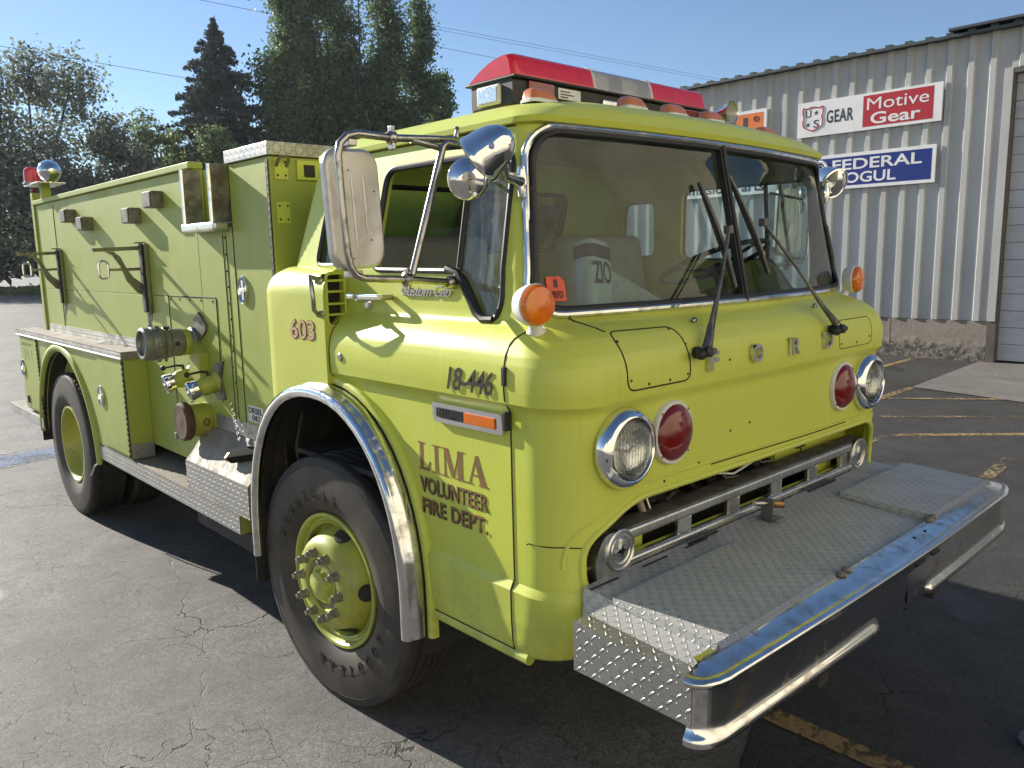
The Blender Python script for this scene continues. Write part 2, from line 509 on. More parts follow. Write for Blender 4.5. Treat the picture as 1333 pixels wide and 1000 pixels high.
_txt = {}
def glyphs(s, bold=0.0, shear=0.0, space=1.0):
    """text outline as filled flat mesh: verts (n,3) in [0,w]x[0,h] with depth 0/1, faces"""
    key = (s, bold, shear, space)
    if key in _txt:
        return _txt[key]
    cu = bpy.data.curves.new("glyph", 'FONT')
    cu.body = s; cu.size = 1.0; cu.extrude = 0.5; cu.offset = bold; cu.shear = shear; cu.space_character = space
    cu.resolution_u = 4
    ob = bpy.data.objects.new("glyph", cu)
    COL.objects.link(ob)
    dg = bpy.context.evaluated_depsgraph_get()
    me = bpy.data.meshes.new_from_object(ob.evaluated_get(dg))
    v = np.array([p.co[:] for p in me.vertices]); f = [list(p.vertices) for p in me.polygons]
    bpy.data.objects.remove(ob); bpy.data.curves.remove(cu); bpy.data.meshes.remove(me)
    v[:, 0] -= v[:, 0].min(); v[:, 1] -= v[:, 1].min()
    v[:, 2] = (v[:, 2] > 0).astype(float)
    _txt[key] = (v, f)
    return v, f

def text(mb, s, O, R, U, w, h, m, depth=0.0015, lift=0.0, bold=0.0, shear=0.0, space=1.0):
    """text stretched to a w x h box whose lower left corner is O"""
    v, f = glyphs(s, bold, shear, space)
    O, R, U = Vector(O), Vector(R).normalized(), Vector(U).normalized()
    N = R.cross(U)
    sx, sy = w / v[:, 0].max(), h / v[:, 1].max()
    mb.add([O + R * (p[0] * sx) + U * (p[1] * sy) + N * (lift + p[2] * depth) for p in v], f, m)
    return mb

def bool_cut(ob, cutters):
    """difference each cutter mesh builder from ob and bake the result"""
    cobs = []
    ob.modifiers.clear()
    for mb in cutters:
        c = mb.build("cutter")
        cobs.append(c)
        md = ob.modifiers.new("b", 'BOOLEAN')
        md.operation = 'DIFFERENCE'; md.object = c; md.solver = 'EXACT'
    dg = bpy.context.evaluated_depsgraph_get()
    me = bpy.data.meshes.new_from_object(ob.evaluated_get(dg))
    ob.modifiers.clear()
    old = ob.data
    ob.data = me
    bpy.data.meshes.remove(old)
    wn_ = ob.modifiers.new('wn', 'WEIGHTED_NORMAL'); wn_.keep_sharp = True; wn_.weight = 80
    for c in cobs:
        d = c.data
        bpy.data.objects.remove(c); bpy.data.meshes.remove(d)
    return ob

# ================================================================== THE TRUCK
truck = thing("fire_truck", (0, 2.8, 0), "lime green cab-over fire truck with red light bar and chrome step bumper", "fire truck")

# cab profile: z, half width, front y at centre, forward bow at the sides, corner radius, rear y
PROF = np.array([
    (0.575, 0.985, 0.110, 0.010, 0.13, 1.66), (0.583, 1.005, 0.075, 0.010, 0.14, 1.66),
    (0.600, 1.022, 0.050, 0.010, 0.15, 1.66), (0.630, 1.031, 0.034, 0.010, 0.16, 1.66),
    (0.700, 1.035, 0.018, 0.010, 0.16, 1.66), (0.796, 1.036, 0.006, 0.010, 0.16, 1.66),
    (0.818, 1.019, 0.004, 0.010, 0.16, 1.66), (0.900, 1.020, 0.000, 0.010, 0.16, 1.66),
    (1.120, 1.022, 0.000, 0.010, 0.16, 1.66), (1.332, 1.022, 0.000, 0.010, 0.16, 1.66),
    (1.345, 1.028, -0.003, 0.010, 0.16, 1.66), (1.362, 1.044, -0.014, 0.010, 0.16, 1.66),
    (1.400, 1.047, -0.017, 0.010, 0.16, 1.66), (1.445, 1.047, -0.016, 0.010, 0.16, 1.66),
    (1.475, 1.043, -0.010, 0.012, 0.16, 1.66), (1.500, 1.036, 0.000, 0.014, 0.16, 1.66),
    (1.522, 1.024, 0.014, 0.016, 0.155, 1.66), (1.540, 1.010, 0.032, 0.018, 0.15, 1.66),
    (1.555, 0.995, 0.053, 0.022, 0.14, 1.66), (1.567, 0.980, 0.075, 0.030, 0.13, 1.66),
    (1.576, 0.968, 0.094, 0.045, 0.11, 1.66), (1.585, 0.960, 0.101, 0.085, 0.08, 1.66),
    (1.595, 0.956, 0.104, 0.100, 0.07, 1.66), (1.640, 0.954, 0.112, 0.100, 0.07, 1.655),
    (1.740, 0.948, 0.133, 0.096, 0.07, 1.64), (1.900, 0.922, 0.168, 0.086, 0.07, 1.59),
    (2.120, 0.886, 0.214, 0.070, 0.07, 1.52), (2.156, 0.880, 0.219, 0.067, 0.07, 1.50),
    (2.162, 0.896, 0.198, 0.066, 0.08, 1.50), (2.178, 0.898, 0.190, 0.066, 0.08, 1.49),
    (2.186, 0.886, 0.196, 0.066, 0.08, 1.48), (2.192, 0.874, 0.204, 0.066, 0.09, 1.47),
    (2.210, 0.850, 0.214, 0.068, 0.11, 1.45), (2.232, 0.805, 0.240, 0.072, 0.15, 1.41),
    (2.252, 0.740, 0.290, 0.07, 0.20, 1.34), (2.270, 0.640, 0.365, 0.06, 0.24, 1.26),
    (2.284, 0.500, 0.480, 0.04, 0.26, 1.14), (2.293, 0.300, 0.640, 0.02, 0.18, 1.00),
    (2.296, 0.120, 0.700, 0.00, 0.06, 0.92)])
def prof(z):
    return [float(np.interp(z, PROF[:, 0], PROF[:, k])) for k in range(1, 6)]
def front_y(x, z, off=0.0):
    W, F, b, r, _ = prof(z)
    W -= off; F += off
    ax = min(abs(x), W)
    y = F + b * (ax / W) ** 2
    if ax > W - r:
        s = (ax - (W - r)) / r
        y += r * (1 - math.sqrt(max(0, 1 - s * s)))
    return y
def side_x(z):
    return prof(z)[0]
def cab_ring(z, off=0.0):
    W, F, b, r, Rr = prof(z)
    W -= off; F += off; Rr -= off; r = max(r - off, 0.01)
    pts = []
    for x in np.linspace(-(W - r), W - r, 41):
        pts.append((x, F + b * (x / W) ** 2))
    for k in range(1, 13):
        a = math.pi / 2 * k / 12
        x = W - r + r * math.sin(a)
        pts.append((x, F + r * (1 - math.cos(a)) + b * (x / W) ** 2))
    y0 = pts[-1][1]
    q = 0.06 if Rr - y0 > .3 else .02
    for k in range(1, 25):
        pts.append((W, y0 + (Rr - q - y0) * k / 24))
    for k in range(1, 11):
        a = math.pi / 2 * k / 10
        pts.append((W - q + q * math.cos(a), Rr - q + q * math.sin(a)))
    right = pts[21:]
    rear = [(x, Rr) for x in np.linspace(W - q, -(W - q), 22)[1:-1]]
    left = [(-x, y) for x, y in reversed(right)]
    front_left = pts[:21]
    ring = right + rear + left + front_left[1:] if False else right + rear + left
    ring = ring + [(0.0, pts[20][1])]
    return [(x, y, z) for x, y in ring]

zs = sorted(set([float(a) for a in PROF[:, 0]] + [float(q) for q in np.arange(0.62, 2.15, 0.025)]))
zs = [z for i, z in enumerate(zs) if i == 0 or z - zs[i - 1] > 0.002]
def cab_solid(off, za, zb):
    mb = MB()
    zz = [z for z in zs if za < z < zb]
    zz = [za] + zz + [zb]
    rows = [cab_ring(z, off) for z in zz]
    mb.grid(rows, MAT['lime'], cv=True)
    n = len(rows[0])
    mb.add(rows[0], [list(range(n))], MAT['lime'])
    mb.add(rows[-1], [list(range(n))], MAT['lime'])
    return mb
cab = cab_solid(0.0, 0.575, 2.296).build("cab", truck, 30)

def PX(poly, x0, x1):   # outline (y,z) pushed along x
    return MB().prism(poly, lambda u, v, w: (w, u, v), x0, x1, MAT['lime'])
def PY(poly, y0, y1):   # outline (x,z) pushed along y
    return MB().prism(poly, lambda u, v, w: (u, w, v), y0, y1, MAT['lime'])

WIND = round_poly([(-0.944, 1.612), (0.944, 1.612), (0.866, 2.146), (-0.866, 2.146)], 0.095, 8)
SIDEW = round_poly([(0.335, 1.64), (0.365, 1.588), (0.43, 1.586), (0.535, 1.733), (1.035, 1.738), (0.99, 2.085), (0.335, 2.085)], 0.055, 5)
QUART = round_poly([(1.20, 1.755), (1.43, 1.755), (1.37, 2.04), (1.17, 2.04)], 0.05, 5)
REARW = round_poly([(-0.60, 1.80), (0.60, 1.80), (0.58, 2.08), (-0.58, 2.08)], 0.06, 5)
MOUTH = round_poly([(-0.935, 0.80), (0.935, 0.80), (0.945, 0.965), (0.86, 1.054), (-0.74, 1.062), (-0.945, 0.975)], 0.075, 6)
ARC_Y, ARC_Z, ARC_A, ARC_B = 1.252, 0.60, 0.572, 0.700
def arch(a, b, zlow, n=28, yc=ARC_Y, zc=ARC_Z):
    p = [(yc - a * 1.0, zlow)]
    for k in range(n + 1):
        t = math.pi - math.pi * k / n
        c, s = math.cos(t), math.sin(t)
        p.append((yc + a * math.copysign(abs(c) ** 0.9, c), zc + b * abs(s) ** 0.9))
    p.append((yc + a * 1.0, zlow))
    return p
bool_cut(cab, [cab_solid(0.028, 0.60, 2.262),
               PY(WIND, -0.3, 0.45), PX(SIDEW, -1.3, 1.3), PX(QUART, -1.3, 1.3), PY(REARW, 1.35, 1.9),
               PX(arch(ARC_A, ARC_B, 0.3), -1.4, 1.4), PY(MOUTH, -0.3, 0.40)])

# split the doors from the shell along their seams
def split_doors(ob):
    bm = bmesh.new(); bm.from_mesh(ob.data)
    DY0, DY1, DZ = 0.235, 1.195, 2.118
    for co, no in (((0, DY0, 0), (0, 1, 0)), ((0, DY1, 0), (0, 1, 0)), ((0, 0, DZ), (0, 0, 1))):
        bmesh.ops.bisect_plane(bm, geom=list(bm.verts) + list(bm.edges) + list(bm.faces), dist=1e-6, plane_co=co, plane_no=no)
    out = []
    for sgn in (-1, 1):
        pick = []
        for f in bm.faces:
            c = f.calc_center_median()
            if DY0 < c.y < DY1 and c.z < DZ and sgn * c.x > 0.845 and c.z > 0.602 and not (c.y < 0.33 and c.z > 1.56):
                pick.append(f)
        d = bm.copy()
        ids = {f.index for f in pick}
        d.faces.ensure_lookup_table(); bm.faces.ensure_lookup_table()
        bmesh.ops.delete(d, geom=[f for f in d.faces if f.index not in ids], context='FACES')
        bmesh.ops.delete(bm, geom=pick, context='FACES')
        bm.faces.index_update()
        me = bpy.data.meshes.new("door"); d.to_mesh(me); d.free()
        for mt in ob.data.materials:
            me.materials.append(mt)
        finish(me, 30)
        out.append(link("door", me, truck))
    for l in list(bm.loops.layers.uv):
        pass
    bm.to_mesh(ob.data); bm.free()
    while ob.data.uv_layers:
        ob.data.uv_layers.remove(ob.data.uv_layers[0])
    finish(ob.data, 30)
    return out
def prep(ob):
    bm = bmesh.new(); bm.from_mesh(ob.data); bm.faces.index_update(); bm.to_mesh(ob.data); bm.free()
    while ob.data.uv_layers:
        ob.data.uv_layers.remove(ob.data.uv_layers[0])
prep(cab)
door_l, door_r = split_doors(cab)

# ---- panel gaps (thin dark lines lying in the surface)
def on_side(y, z, s=-1, lift=0.0):
    return (s * (side_x(z) + lift), y, z)
mb = MB()
for s in (-1, 1):
    zz = list(np.linspace(0.604, 1.53, 30))
    mb.tube([on_side(0.235, z, s, -0.0005) for z in zz] + [(s * (side_x(1.545)), 0.228, 1.545), (s * side_x(1.562), 0.205, 1.562), (s * side_x(1.575), 0.185, 1.575)], 0.0033, MAT['seam'], 6)
    mb.tube([on_side(1.195, z, s, -0.0005) for z in np.linspace(1.25, 1.55, 14)], 0.0033, MAT['seam'], 6)
    mb.tube([on_side(y, 0.604, s, -0.0005) for y in np.linspace(0.235, 0.70, 6)], 0.0033, MAT['seam'], 6)
# hatch on the front, seam lines beside the grille
hp = round_poly([(-0.795, 1.39), (-0.495, 1.39), (-0.505, 1.552), (-0.80, 1.556)], 0.035, 5)
mb.tube([(x, front_y(x, z) - 0.0002, z) for x, z in dense(hp, 0.02)], 0.0026, MAT['seam'], 6, closed=True)
mb.tube([(x, front_y(x, z) - 0.0002, z) for x, z in dense([(-0.845, 1.602), (-0.82, 1.575), (-0.80, 1.556)], 0.01, False)], 0.003, MAT['seam'], 6)
for s in (-1, 1):
    mb.tube([(x, front_y(x, z) - 0.0002, z) for x, z in dense([(s * 0.945, 0.955), (s * 0.985, 0.958), (s * 1.03, 0.952)], 0.008, False)], 0.002, MAT['seam'], 6)
hq = round_poly([(0.50, 1.39), (0.80, 1.39), (0.805, 1.50), (0.505, 1.50)], 0.03, 5)
mb.tube([(x, front_y(x, z) + 0.001, z) for x, z in dense(hq, 0.02)], 0.0022, MAT['seam'], 6, closed=True)
mb.tube([(x, front_y(x, 1.085) - 0.0004, 1.085 - 0.006 * math.sin(x * 3)) for x in np.linspace(-0.35, 0.62, 30)], 0.0024, MAT['seam'], 6)
mb.build_each("panel_gap", cab)
# screws around the hatch and on the face
mb = MB()
for x, z in ((-0.78, 1.42), (-0.70, 1.402), (-0.60, 1.402), (-0.51, 1.41), (-0.50, 1.50), (-0.79, 1.53), (-0.53, 1.545), (0.52, 1.41), (0.66, 1.405), (0.78, 1.42), (-0.28, 1.43), (-0.24, 1.185), (-0.12, 1.195), (-0.42, 1.11), (-0.60, 1.085)):
    y = front_y(x, z)
    mb.lathe([(0, -0.003), (0.004, -0.0025), (0.005, 0.002)], (x, y, z), (0, 1, 0), MAT['hinge'], 8)
mb.build_each("screw", cab)

# ---- mouth flange (rolled lip round the grille opening)
mb = MB()
up = [(x, z) for x, z in dense(MOUTH, 0.02)]
mb.tube([(x, front_y(x, z) + 0.004, z) for x, z in up], 0.012, MAT['lime'], 8, closed=True)
big = [(x * 1.045, 0.925 + (z - 0.925) * 1.30) for x, z in up if z > 0.86]
big = sorted(big, key=lambda q: math.atan2(q[1] - 0.86, q[0]))
mb.tube([(x, front_y(x, z) + 0.0035, z) for x, z in big], 0.007, MAT['lime'], 8)
mb.build_each("mouth_flange", cab)

# ---- windshield: glass, chrome trim, gasket, divider
ws = MB()
rows = []
for z in np.linspace(1.60, 2.155, 24):
    Wz = prof(z)[0]
    e = Wz - 0.008
    rows.append([(x, front_y(x, z) + 0.008, z) for x in np.sin(np.linspace(-1.5, 1.5, 81)) / math.sin(1.5) * e])
ws.grid(rows, MAT['windshield'])
shield = ws.build("windshield", truck, 60)
def wind_path(k, lift):
    cx, cz = 0.0, 1.88
    out = []
    for x, z in dense(WIND, 0.025):
        sx = x + (k if x > 0 else -k) * min(1, abs(x) / 0.5); sz = z + (k if z > cz else -k)
        out.append((sx, front_y(sx, z) - lift, sz))
    return out
MB().tube(wind_path(-0.008, 0.004), 0.010, MAT['gasket'], 10, closed=True).build("rubber_gasket", shield)
MB().tube(wind_path(0.006, 0.005), 0.0125, MAT['chrome_worn'], 10, closed=True).build("chrome_trim", shield)
mb = MB()
dv = [(0.0, front_y(0, z), z) for z in np.linspace(1.604, 2.155, 14)]
for x0, x1, yo in ((-0.018, 0.018, 0.012), (-0.007, 0.007, 0.017)):
    rows = [[(x0, p[1] + .012, p[2]), (x0, p[1] - yo, p[2]), (x1, p[1] - yo, p[2]), (x1, p[1] + .012, p[2])] for p in dv]
    mb.grid(rows, MAT['gasket'] if x0 < -0.01 else MAT['black'])
mb.build("centre_divider", shield)
# inspection sticker inside the glass (facing out)
mb = MB()
st = [(-0.925 + 0.0, 1.645), (-0.862, 1.645), (-0.862, 1.700), (-0.876, 1.716), (-0.925, 1.716)]
st = [(x + 0.034, z) for x, z in st]
sy = lambda x, z: front_y(x, z) + 0.003
MATS = pbr("orange_sticker", (0.74, 0.09, 0.035), (0.62, 0.09, 0.04), ns=20, rough=0.5)
mb.add([(x, sy(x, z), z) for x, z in st], [list(range(len(st)))], MATS)
for (s, zz, hh, x0, w) in (("1", 1.684, 0.024, -0.866, 0.012), ("VRFD", 1.652, 0.022, -0.884, 0.046)):
    p0 = Vector((x0, sy(x0, zz), zz)); p1 = Vector((x0 + w, sy(x0 + w, zz), zz)); p2 = Vector((x0, sy(x0, zz + hh), zz + hh))
    text(mb, s, p0, p1 - p0, p2 - p0, w, hh, MAT['black_ink'], 0.0004, 0.001, bold=0.02)
mb.build("inspection_sticker", shield)

# ---- door glass, gaskets, quarter and rear windows
def side_frame(parent, poly, s, r, m, name, k=0.0):
    P = dense(poly, 0.02)
    cy = sum(p[0] for p in P) / len(P); cz = sum(p[1] for p in P) / len(P)
    pts = [(s * (side_x(z) - 0.002), y, z) for y, z in P]
    return MB().tube(pts, r, m, 8, closed=True).build(name, parent)
for s, dr in ((-1, door_l), (1, door_r)):
    side_frame(dr, SIDEW, s, 0.011, MAT['gasket'], "window_gasket")
    # vent wing: fixed pane ahead of the division bar
    vp = round_poly([(0.345, 1.64), (0.37, 1.596), (0.43, 1.594), (0.555, 1.738), (0.545, 2.078), (0.345, 2.078)], 0.03, 3)
    v = MB()
    v.add([(s * (side_x(z) - 0.012), y, z) for y, z in vp], [list(range(len(vp)))], MAT['pane'])
    v.build("vent_window", dr)
    MB().tube([(s * (side_x(z) - 0.010), 0.553 - (z - 1.73) * 0.03, z) for z in np.linspace(1.735, 2.083, 8)], 0.010, MAT['gasket'], 8).build("division_bar", dr)
    MB().tube([(s * (side_x(1.738) - 0.006), y, 1.7405) for y in np.linspace(0.545, 1.02, 6)], 0.006, MAT['tube'], 6).build("sill_strip", dr)
    # seal running down the front edge of the vent wing
    MB().tube([(s * (side_x(z) + 0.002), y, z) for y, z in ((0.60, 1.742), (0.545, 1.728), (0.50, 1.672), (0.455, 1.607), (0.42, 1.588), (0.37, 1.590))], 0.013, MAT['gasket'], 8).build("wing_seal", dr)
    side_frame(cab, QUART, s, 0.010, MAT['gasket'], "quarter_gasket")
    MB().add([(s * (side_x(z) - 0.012), y, z) for y, z in QUART], [list(range(len(QUART)))], MAT['pane_back']).build("quarter_window", cab)
rw = MB().add([(x, prof(z)[4] - 0.012, z) for x, z in REARW], [list(range(len(REARW)))], MAT['pane_back']).build("rear_window", cab)
MB().tube([(x, prof(z)[4] - 0.026, z) for x, z in dense(REARW, 0.03)], 0.012, MAT['gasket'], 8, closed=True).build("rear_gasket", cab)
# dark tube painted in as the drip rail's shadow line along the roof edge
for s in (-1, 1):
    MB().tube([(s * 0.884, y, 2.158) for y in np.linspace(0.34, 1.44, 10)], 0.0035, MAT['seam'], 6).build("drip_rail", cab)

# ---- rear quarter pods with the air intake louvre
for s in (-1, 1):
    mb = MB()
    secs = []
    path = [(1.202, 0.0), (1.30, 0.0), (1.45, 0.0), (1.60, 0.0), (1.675, 0.012)]
    for y, ins in path:
        row = []
        W = 1.056 - ins
        row.append((s * 0.93, y, 1.752 - ins)); row.append((s * (W - 0.105), y, 1.752 - ins))
        for k in range(1, 9):
            a = math.pi / 2 * k / 8
            row.append((s * (W - 0.105 + 0.105 * math.sin(a)), y, 1.752 - ins - 0.105 + 0.105 * math.cos(a)))
        for z in (1.55, 1.4, 1.25, 1.0, 0.8, 0.64):
            row.append((s * W, y, z))
        row.append((s * 0.93, y, 0.64))
        secs.append(row)
    mb.grid(secs, MAT['lime'], cv=True)
    mb.add(secs[-1], [list(range(len(secs[-1])))], MAT['lime'])
    mb.add(secs[0], [list(range(len(secs[0])))], MAT['lime'])
    pod = mb.build("rear_quarter_pod", truck, 40)
    bool_cut(pod, [PX(arch(ARC_A + .002, ARC_B + .002, 0.3), -1.4, 1.4),
                   MB().box(min(s * 0.965, s * 1.04), max(s * 0.965, s * 1.04), 1.15, 1.26, 1.535, 1.725, MAT['lime'])])
    while pod.data.uv_layers:
        pod.data.uv_layers.remove(pod.data.uv_layers[0])
    finish(pod.data, 40)
    lv = MB()
    lv.box(min(s * 0.966, s * 1.039), max(s * 0.966, s * 1.039), 1.235, 1.24, 1.537, 1.723, MAT['dark'])
    lv.build("intake_screen", pod)
    lv = MB()
    for z in (1.575, 1.615, 1.66, 1.70):
        lv.box(min(s * 0.966, s * 1.039), max(s * 0.966, s * 1.039), 1.200, 1.232, z - 0.004, z + 0.004, MAT['lime'])
    lv.tube([(s * x, 1.199, z) for x, z in rrect(0.963, 1.042, 1.533, 1.727, 0.02, 4)], 0.006, MAT['lime'], 6, closed=True)
    lv.build("louvre", pod)
    # grab handle
    g = MB()
    hx = 1.056
    g.tube([(s * (hx - .01), 1.213, 1.700), (s * (hx + .03), 1.205, 1.712), (s * (hx + .048), 1.20, 1.718), (s * (hx + .052), 1.19, 1.70), (s * (hx + .054), 1.180, 1.66),
            (s * (hx + .052), 1.180, 1.622), (s * (hx + .046), 1.19, 1.598), (s * (hx + .025), 1.205, 1.582), (s * (hx - .008), 1.213, 1.578)], 0.0085, MAT['tube'], 10)
    for y, z in ((1.216, 1.701), (1.216, 1.579)):
        g.lathe([(0.016, 0), (0.016, 0.010), (0.010, 0.022)], (s * (hx - .003), y, z), (s, 0, 0), MAT['tube'], 10)
    g.build("grab_handle", pod)

# ---- wheel-arch flares
for s in (-1, 1):
    yel, chrm = MB(), MB()
    base = dense(arch(ARC_A, ARC_B, 0.50), 0.02, False)
    P = [Vector((0, y, z)) for y, z in base]
    nrm = []
    for i in range(len(P)):
        t = (P[min(i + 1, len(P) - 1)] - P[max(i - 1, 0)]).normalized()
        nrm.append(Vector((0, -t.z, t.y)))
    def sweep(mb, sec, m, trim=0):
        rows = []
        for p, nn in list(zip(P, nrm))[trim:len(P) - trim or None]:
            rows.append([Vector((s * x, 0, 0)) + p + nn * o for o, x in sec])
        mb.grid(rows, m)
    sweep(yel, [(0.052, 1.012), (0.050, 1.034), (0.040, 1.041), (0.026, 1.041), (0.020, 1.036)], MAT['lime'])
    sweep(chrm, [(0.020, 1.030), (0.019, 1.044)], MAT['gasket'])
    sweep(chrm, [(0.018, 1.042), (0.020, 1.056), (0.016, 1.076), (0.008, 1.094), (0.010, 1.101), (0.004, 1.112), (-0.010, 1.118), (-0.022, 1.117), (-0.034, 1.110), (-0.038, 1.098), (-0.034, 1.085)], MAT['chrome_worn'])
    sweep(chrm, [(-0.034, 1.085), (-0.020, 1.05), (-0.010, 1.02)], MAT['dark'])
    f = yel.build("wheel_arch_bead", truck, 50)
    chrm.build("chrome_flare", f, 50)
    # wheel house
    wh = MB()
    rows = [[(s * x, y, z) for y, z in dense(arch(ARC_A - 0.003, ARC_B - 0.003, 0.42), 0.05, False)] for x in (1.03, 0.8, 0.52)]
    wh.grid(rows, MAT['dark'])
    q = arch(ARC_A, ARC_B, 0.42)
    wh.add([(s * 0.52, y, z) for y, z in q], [list(range(len(q)))], MAT['dark'])
    wh.tube([(s * 0.98, 1.55, 1.16), (s * 0.99, 1.60, 1.02), (s * 0.97, 1.63, 0.86)], 0.008, MAT['dark'], 6)
    wh.build("wheel_house", truck)
    # rubber mud flap behind the wheel
    MB().box(min(s * 0.74, s * 1.10), max(s * 0.74, s * 1.10), 1.835, 1.85, 0.36, 0.80, MAT['rubber'], 0.006).build("mud_flap", truck)

# ---- sill strip below the door
for s in (-1, 1):
    mb = MB()
    mb.tube([(s * (1.012 + .0), y, 0.588) for y in np.linspace(0.18, 0.69, 10)], 0.020, MAT['lime'], 10)
    mb.build("door_sill", truck)

# ---- lettering and badges on the door
D = door_l
RL, UZ = (0, -1, 0), (0, 0, 1)
mb = MB()
X = -1.0225
# LIMA in serif capitals: stems, thins and slab serifs
def serif(mb, shapes, y0, w, z0, h, m):
    for i, pl in enumerate(shapes):
        d = 0.0004 + 0.00012 * i
        mb.prism([(u, v) for u, v in pl], lambda u, v, q: (X - q, y0 - u * w, z0 + v * h), -0.0005, d, m)
B_ = lambda a, b, c, d: [(a, b), (c, b), (c, d), (a, d)]
serif(mb, [B_(.16, .02, .42, .98), B_(0, 0, .58, .045), B_(0, .955, .58, 1), [(.42, .045), (.90, .045), (1.0, .36), (.93, .36), (.80, .10), (.42, .10)], B_(.58, 0, .93, .045)], 0.694, 0.066, 1.083, 0.094, MAT['brown_ink'])
serif(mb, [B_(.30, .02, .70, .98), B_(0, 0, 1, .045), B_(0, .955, 1, 1)], 0.617, 0.044, 1.083, 0.094, MAT['brown_ink'])
serif(mb, [B_(.10, .02, .17, .98), B_(.70, .02, .92, .98), [(.08, .98), (.28, .98), (.54, .20), (.47, .02), (.42, .02)], [(.47, .02), (.54, .20), (.74, .98), (.80, .98), (.52, .02)], B_(0, 0, .27, .04), B_(.62, 0, 1, .04), B_(0, .96, .28, 1), B_(.72, .96, 1, 1)], 0.565, 0.112, 1.083, 0.094, MAT['brown_ink'])
serif(mb, [[(.13, .02), (.20, .02), (.50, .90), (.46, 1.0)], [(.46, 1.0), (.56, 1.0), (.92, .02), (.66, .02), (.42, .76)], B_(.26, .30, .70, .35), B_(0, 0, .32, .04), B_(.58, 0, 1, .04)], 0.446, 0.106, 1.083, 0.094, MAT['brown_ink'])
mb.build("town_lettering", D)
mb = MB()
for sh, m, l in ((0.0035, MAT['black_ink'], 0.0), (0.0, MAT['brown_ink'], 0.0007)):
    b = 0.03 if sh else 0.004
    text(mb, "VOLUNTEER", (X, 0.688 - sh, 1.008 - sh * .8), RL, UZ, 0.342, 0.054, m, 0.0006, l, bold=b, space=1.05)
    text(mb, "FIRE DEPT.", (X, 0.680 - sh, 0.936 - sh * .8), RL, UZ, 0.33, 0.052, m, 0.0006, l, bold=b, space=1.05)
mb.build("department_lettering", D)
mb = MB()
text(mb, "18-446", (-1.0485, 0.494, 1.377), RL, UZ, 0.216, 0.072, MAT['black_ink'], 0.0012, 0, bold=0.012, shear=0.28, space=0.95)
mb.build("unit_number", D)
mb = MB()
for sh, m, l, b in ((0.0, MAT['red_ink'], 0.0, 0.035), (0.0, MAT['pink_ink'], 0.0012, 0.0)):
    text(mb, "603", (-1.0565, 1.462 + (0.004 if b else 0), 1.478 - (0.004 if b else 0)), RL, UZ, 0.185 + (0.008 if b else 0), 0.072 + (0.008 if b else 0), m, 0.0012, l, bold=b)
mb.build("pod_number", truck)
mb = MB()
text(mb, "Custom Cab", (-(side_x(1.665)) - 0.001, 0.842, 1.652), RL, (-.06, 0, 1), 0.272, 0.036, MAT['chrome'], 0.007, 0, bold=0.008, shear=0.45, space=0.9)
mb.tube([(-(side_x(1.664)) - 0.005, y, 1.664) for y in np.linspace(0.83, 0.585, 8)], 0.0022, MAT['chrome'], 6)
mb.build("script_badge", D)
# door handle, lock, side marker, hinge lugs
for s, dr in ((-1, door_l), (1, door_r)):
    mb = MB()
    mb.box(min(s * 0.995, s * 1.022), max(s * 0.995, s * 1.022), 0.90, 1.10, 1.636, 1.656, MAT['chrome'], 0.005)
    mb.cyl((s * 0.95, 1.065, 1.628), (s * 1.0, 1.065, 1.640), 0.012, MAT['chrome'], 12)
    mb.lathe([(0.030, 0), (0.030, 0.008), (0.022, 0.014), (0, 0.014)], (s * (side_x(1.62) - 0.002), 1.06, 1.622), (s, 0, 0), MAT['chrome_worn'], 18)
    mb.box(min(s * 0.955, s * 1.0), max(s * 0.955, s * 1.0), 0.896, 0.916, 1.634, 1.654, MAT['tube'], 0.004)
    mb.build("door_handle", dr)
    MB().lathe([(0, 0.005), (0.012, 0.005), (0.016, 0.002), (0.016, -0.004)], (s * 1.047, 1.118, 1.425), (s, 0, 0), MAT['tube'], 16).build("door_lock", dr)
    mk = MB()
    mk.prism(round_poly([(0.255, 1.262), (0.585, 1.262), (0.592, 1.324), (0.262, 1.324)], 0.012, 3), lambda u, v, w: (s * w, u, v), 1.015, 1.036, MAT['chrome'])
    k = mk.build("side_marker", truck)
    # lens on the chrome bezel: clear to the rear, amber ahead
    MB().box(min(s * 1.03, s * 1.040), max(s * 1.03, s * 1.040), 0.43, 0.575, 1.276, 1.310, MAT['lamp_glass'], 0.003).build("clear_lens", k)
    d = MB()
    d.box(min(s * 1.0358, s * 1.0365), max(s * 1.0358, s * 1.0365), 0.432, 0.573, 1.277, 1.309, MAT['reflector'])
    for j in range(9):
        d.box(min(s * 1.0362, s * 1.0375), max(s * 1.0362, s * 1.0375), 0.437 + j * 0.0152, 0.446 + j * 0.0152, 1.279, 1.307, MAT['black'])
    d.build("lens_ribs", k)
    MB().box(min(s * 1.03, s * 1.041), max(s * 1.03, s * 1.041), 0.285, 0.428, 1.276, 1.310, MAT['amber'], 0.003).build("amber_lens", k)
    hg = MB()
    for z in (1.44, 1.31):
        hg.box(min(s * 1.03, s * 1.054), max(s * 1.03, s * 1.054), 0.222, 0.240, z - 0.028, z + 0.028, MAT['black'], 0.004)
    hg.build_each("door_hinge", dr)

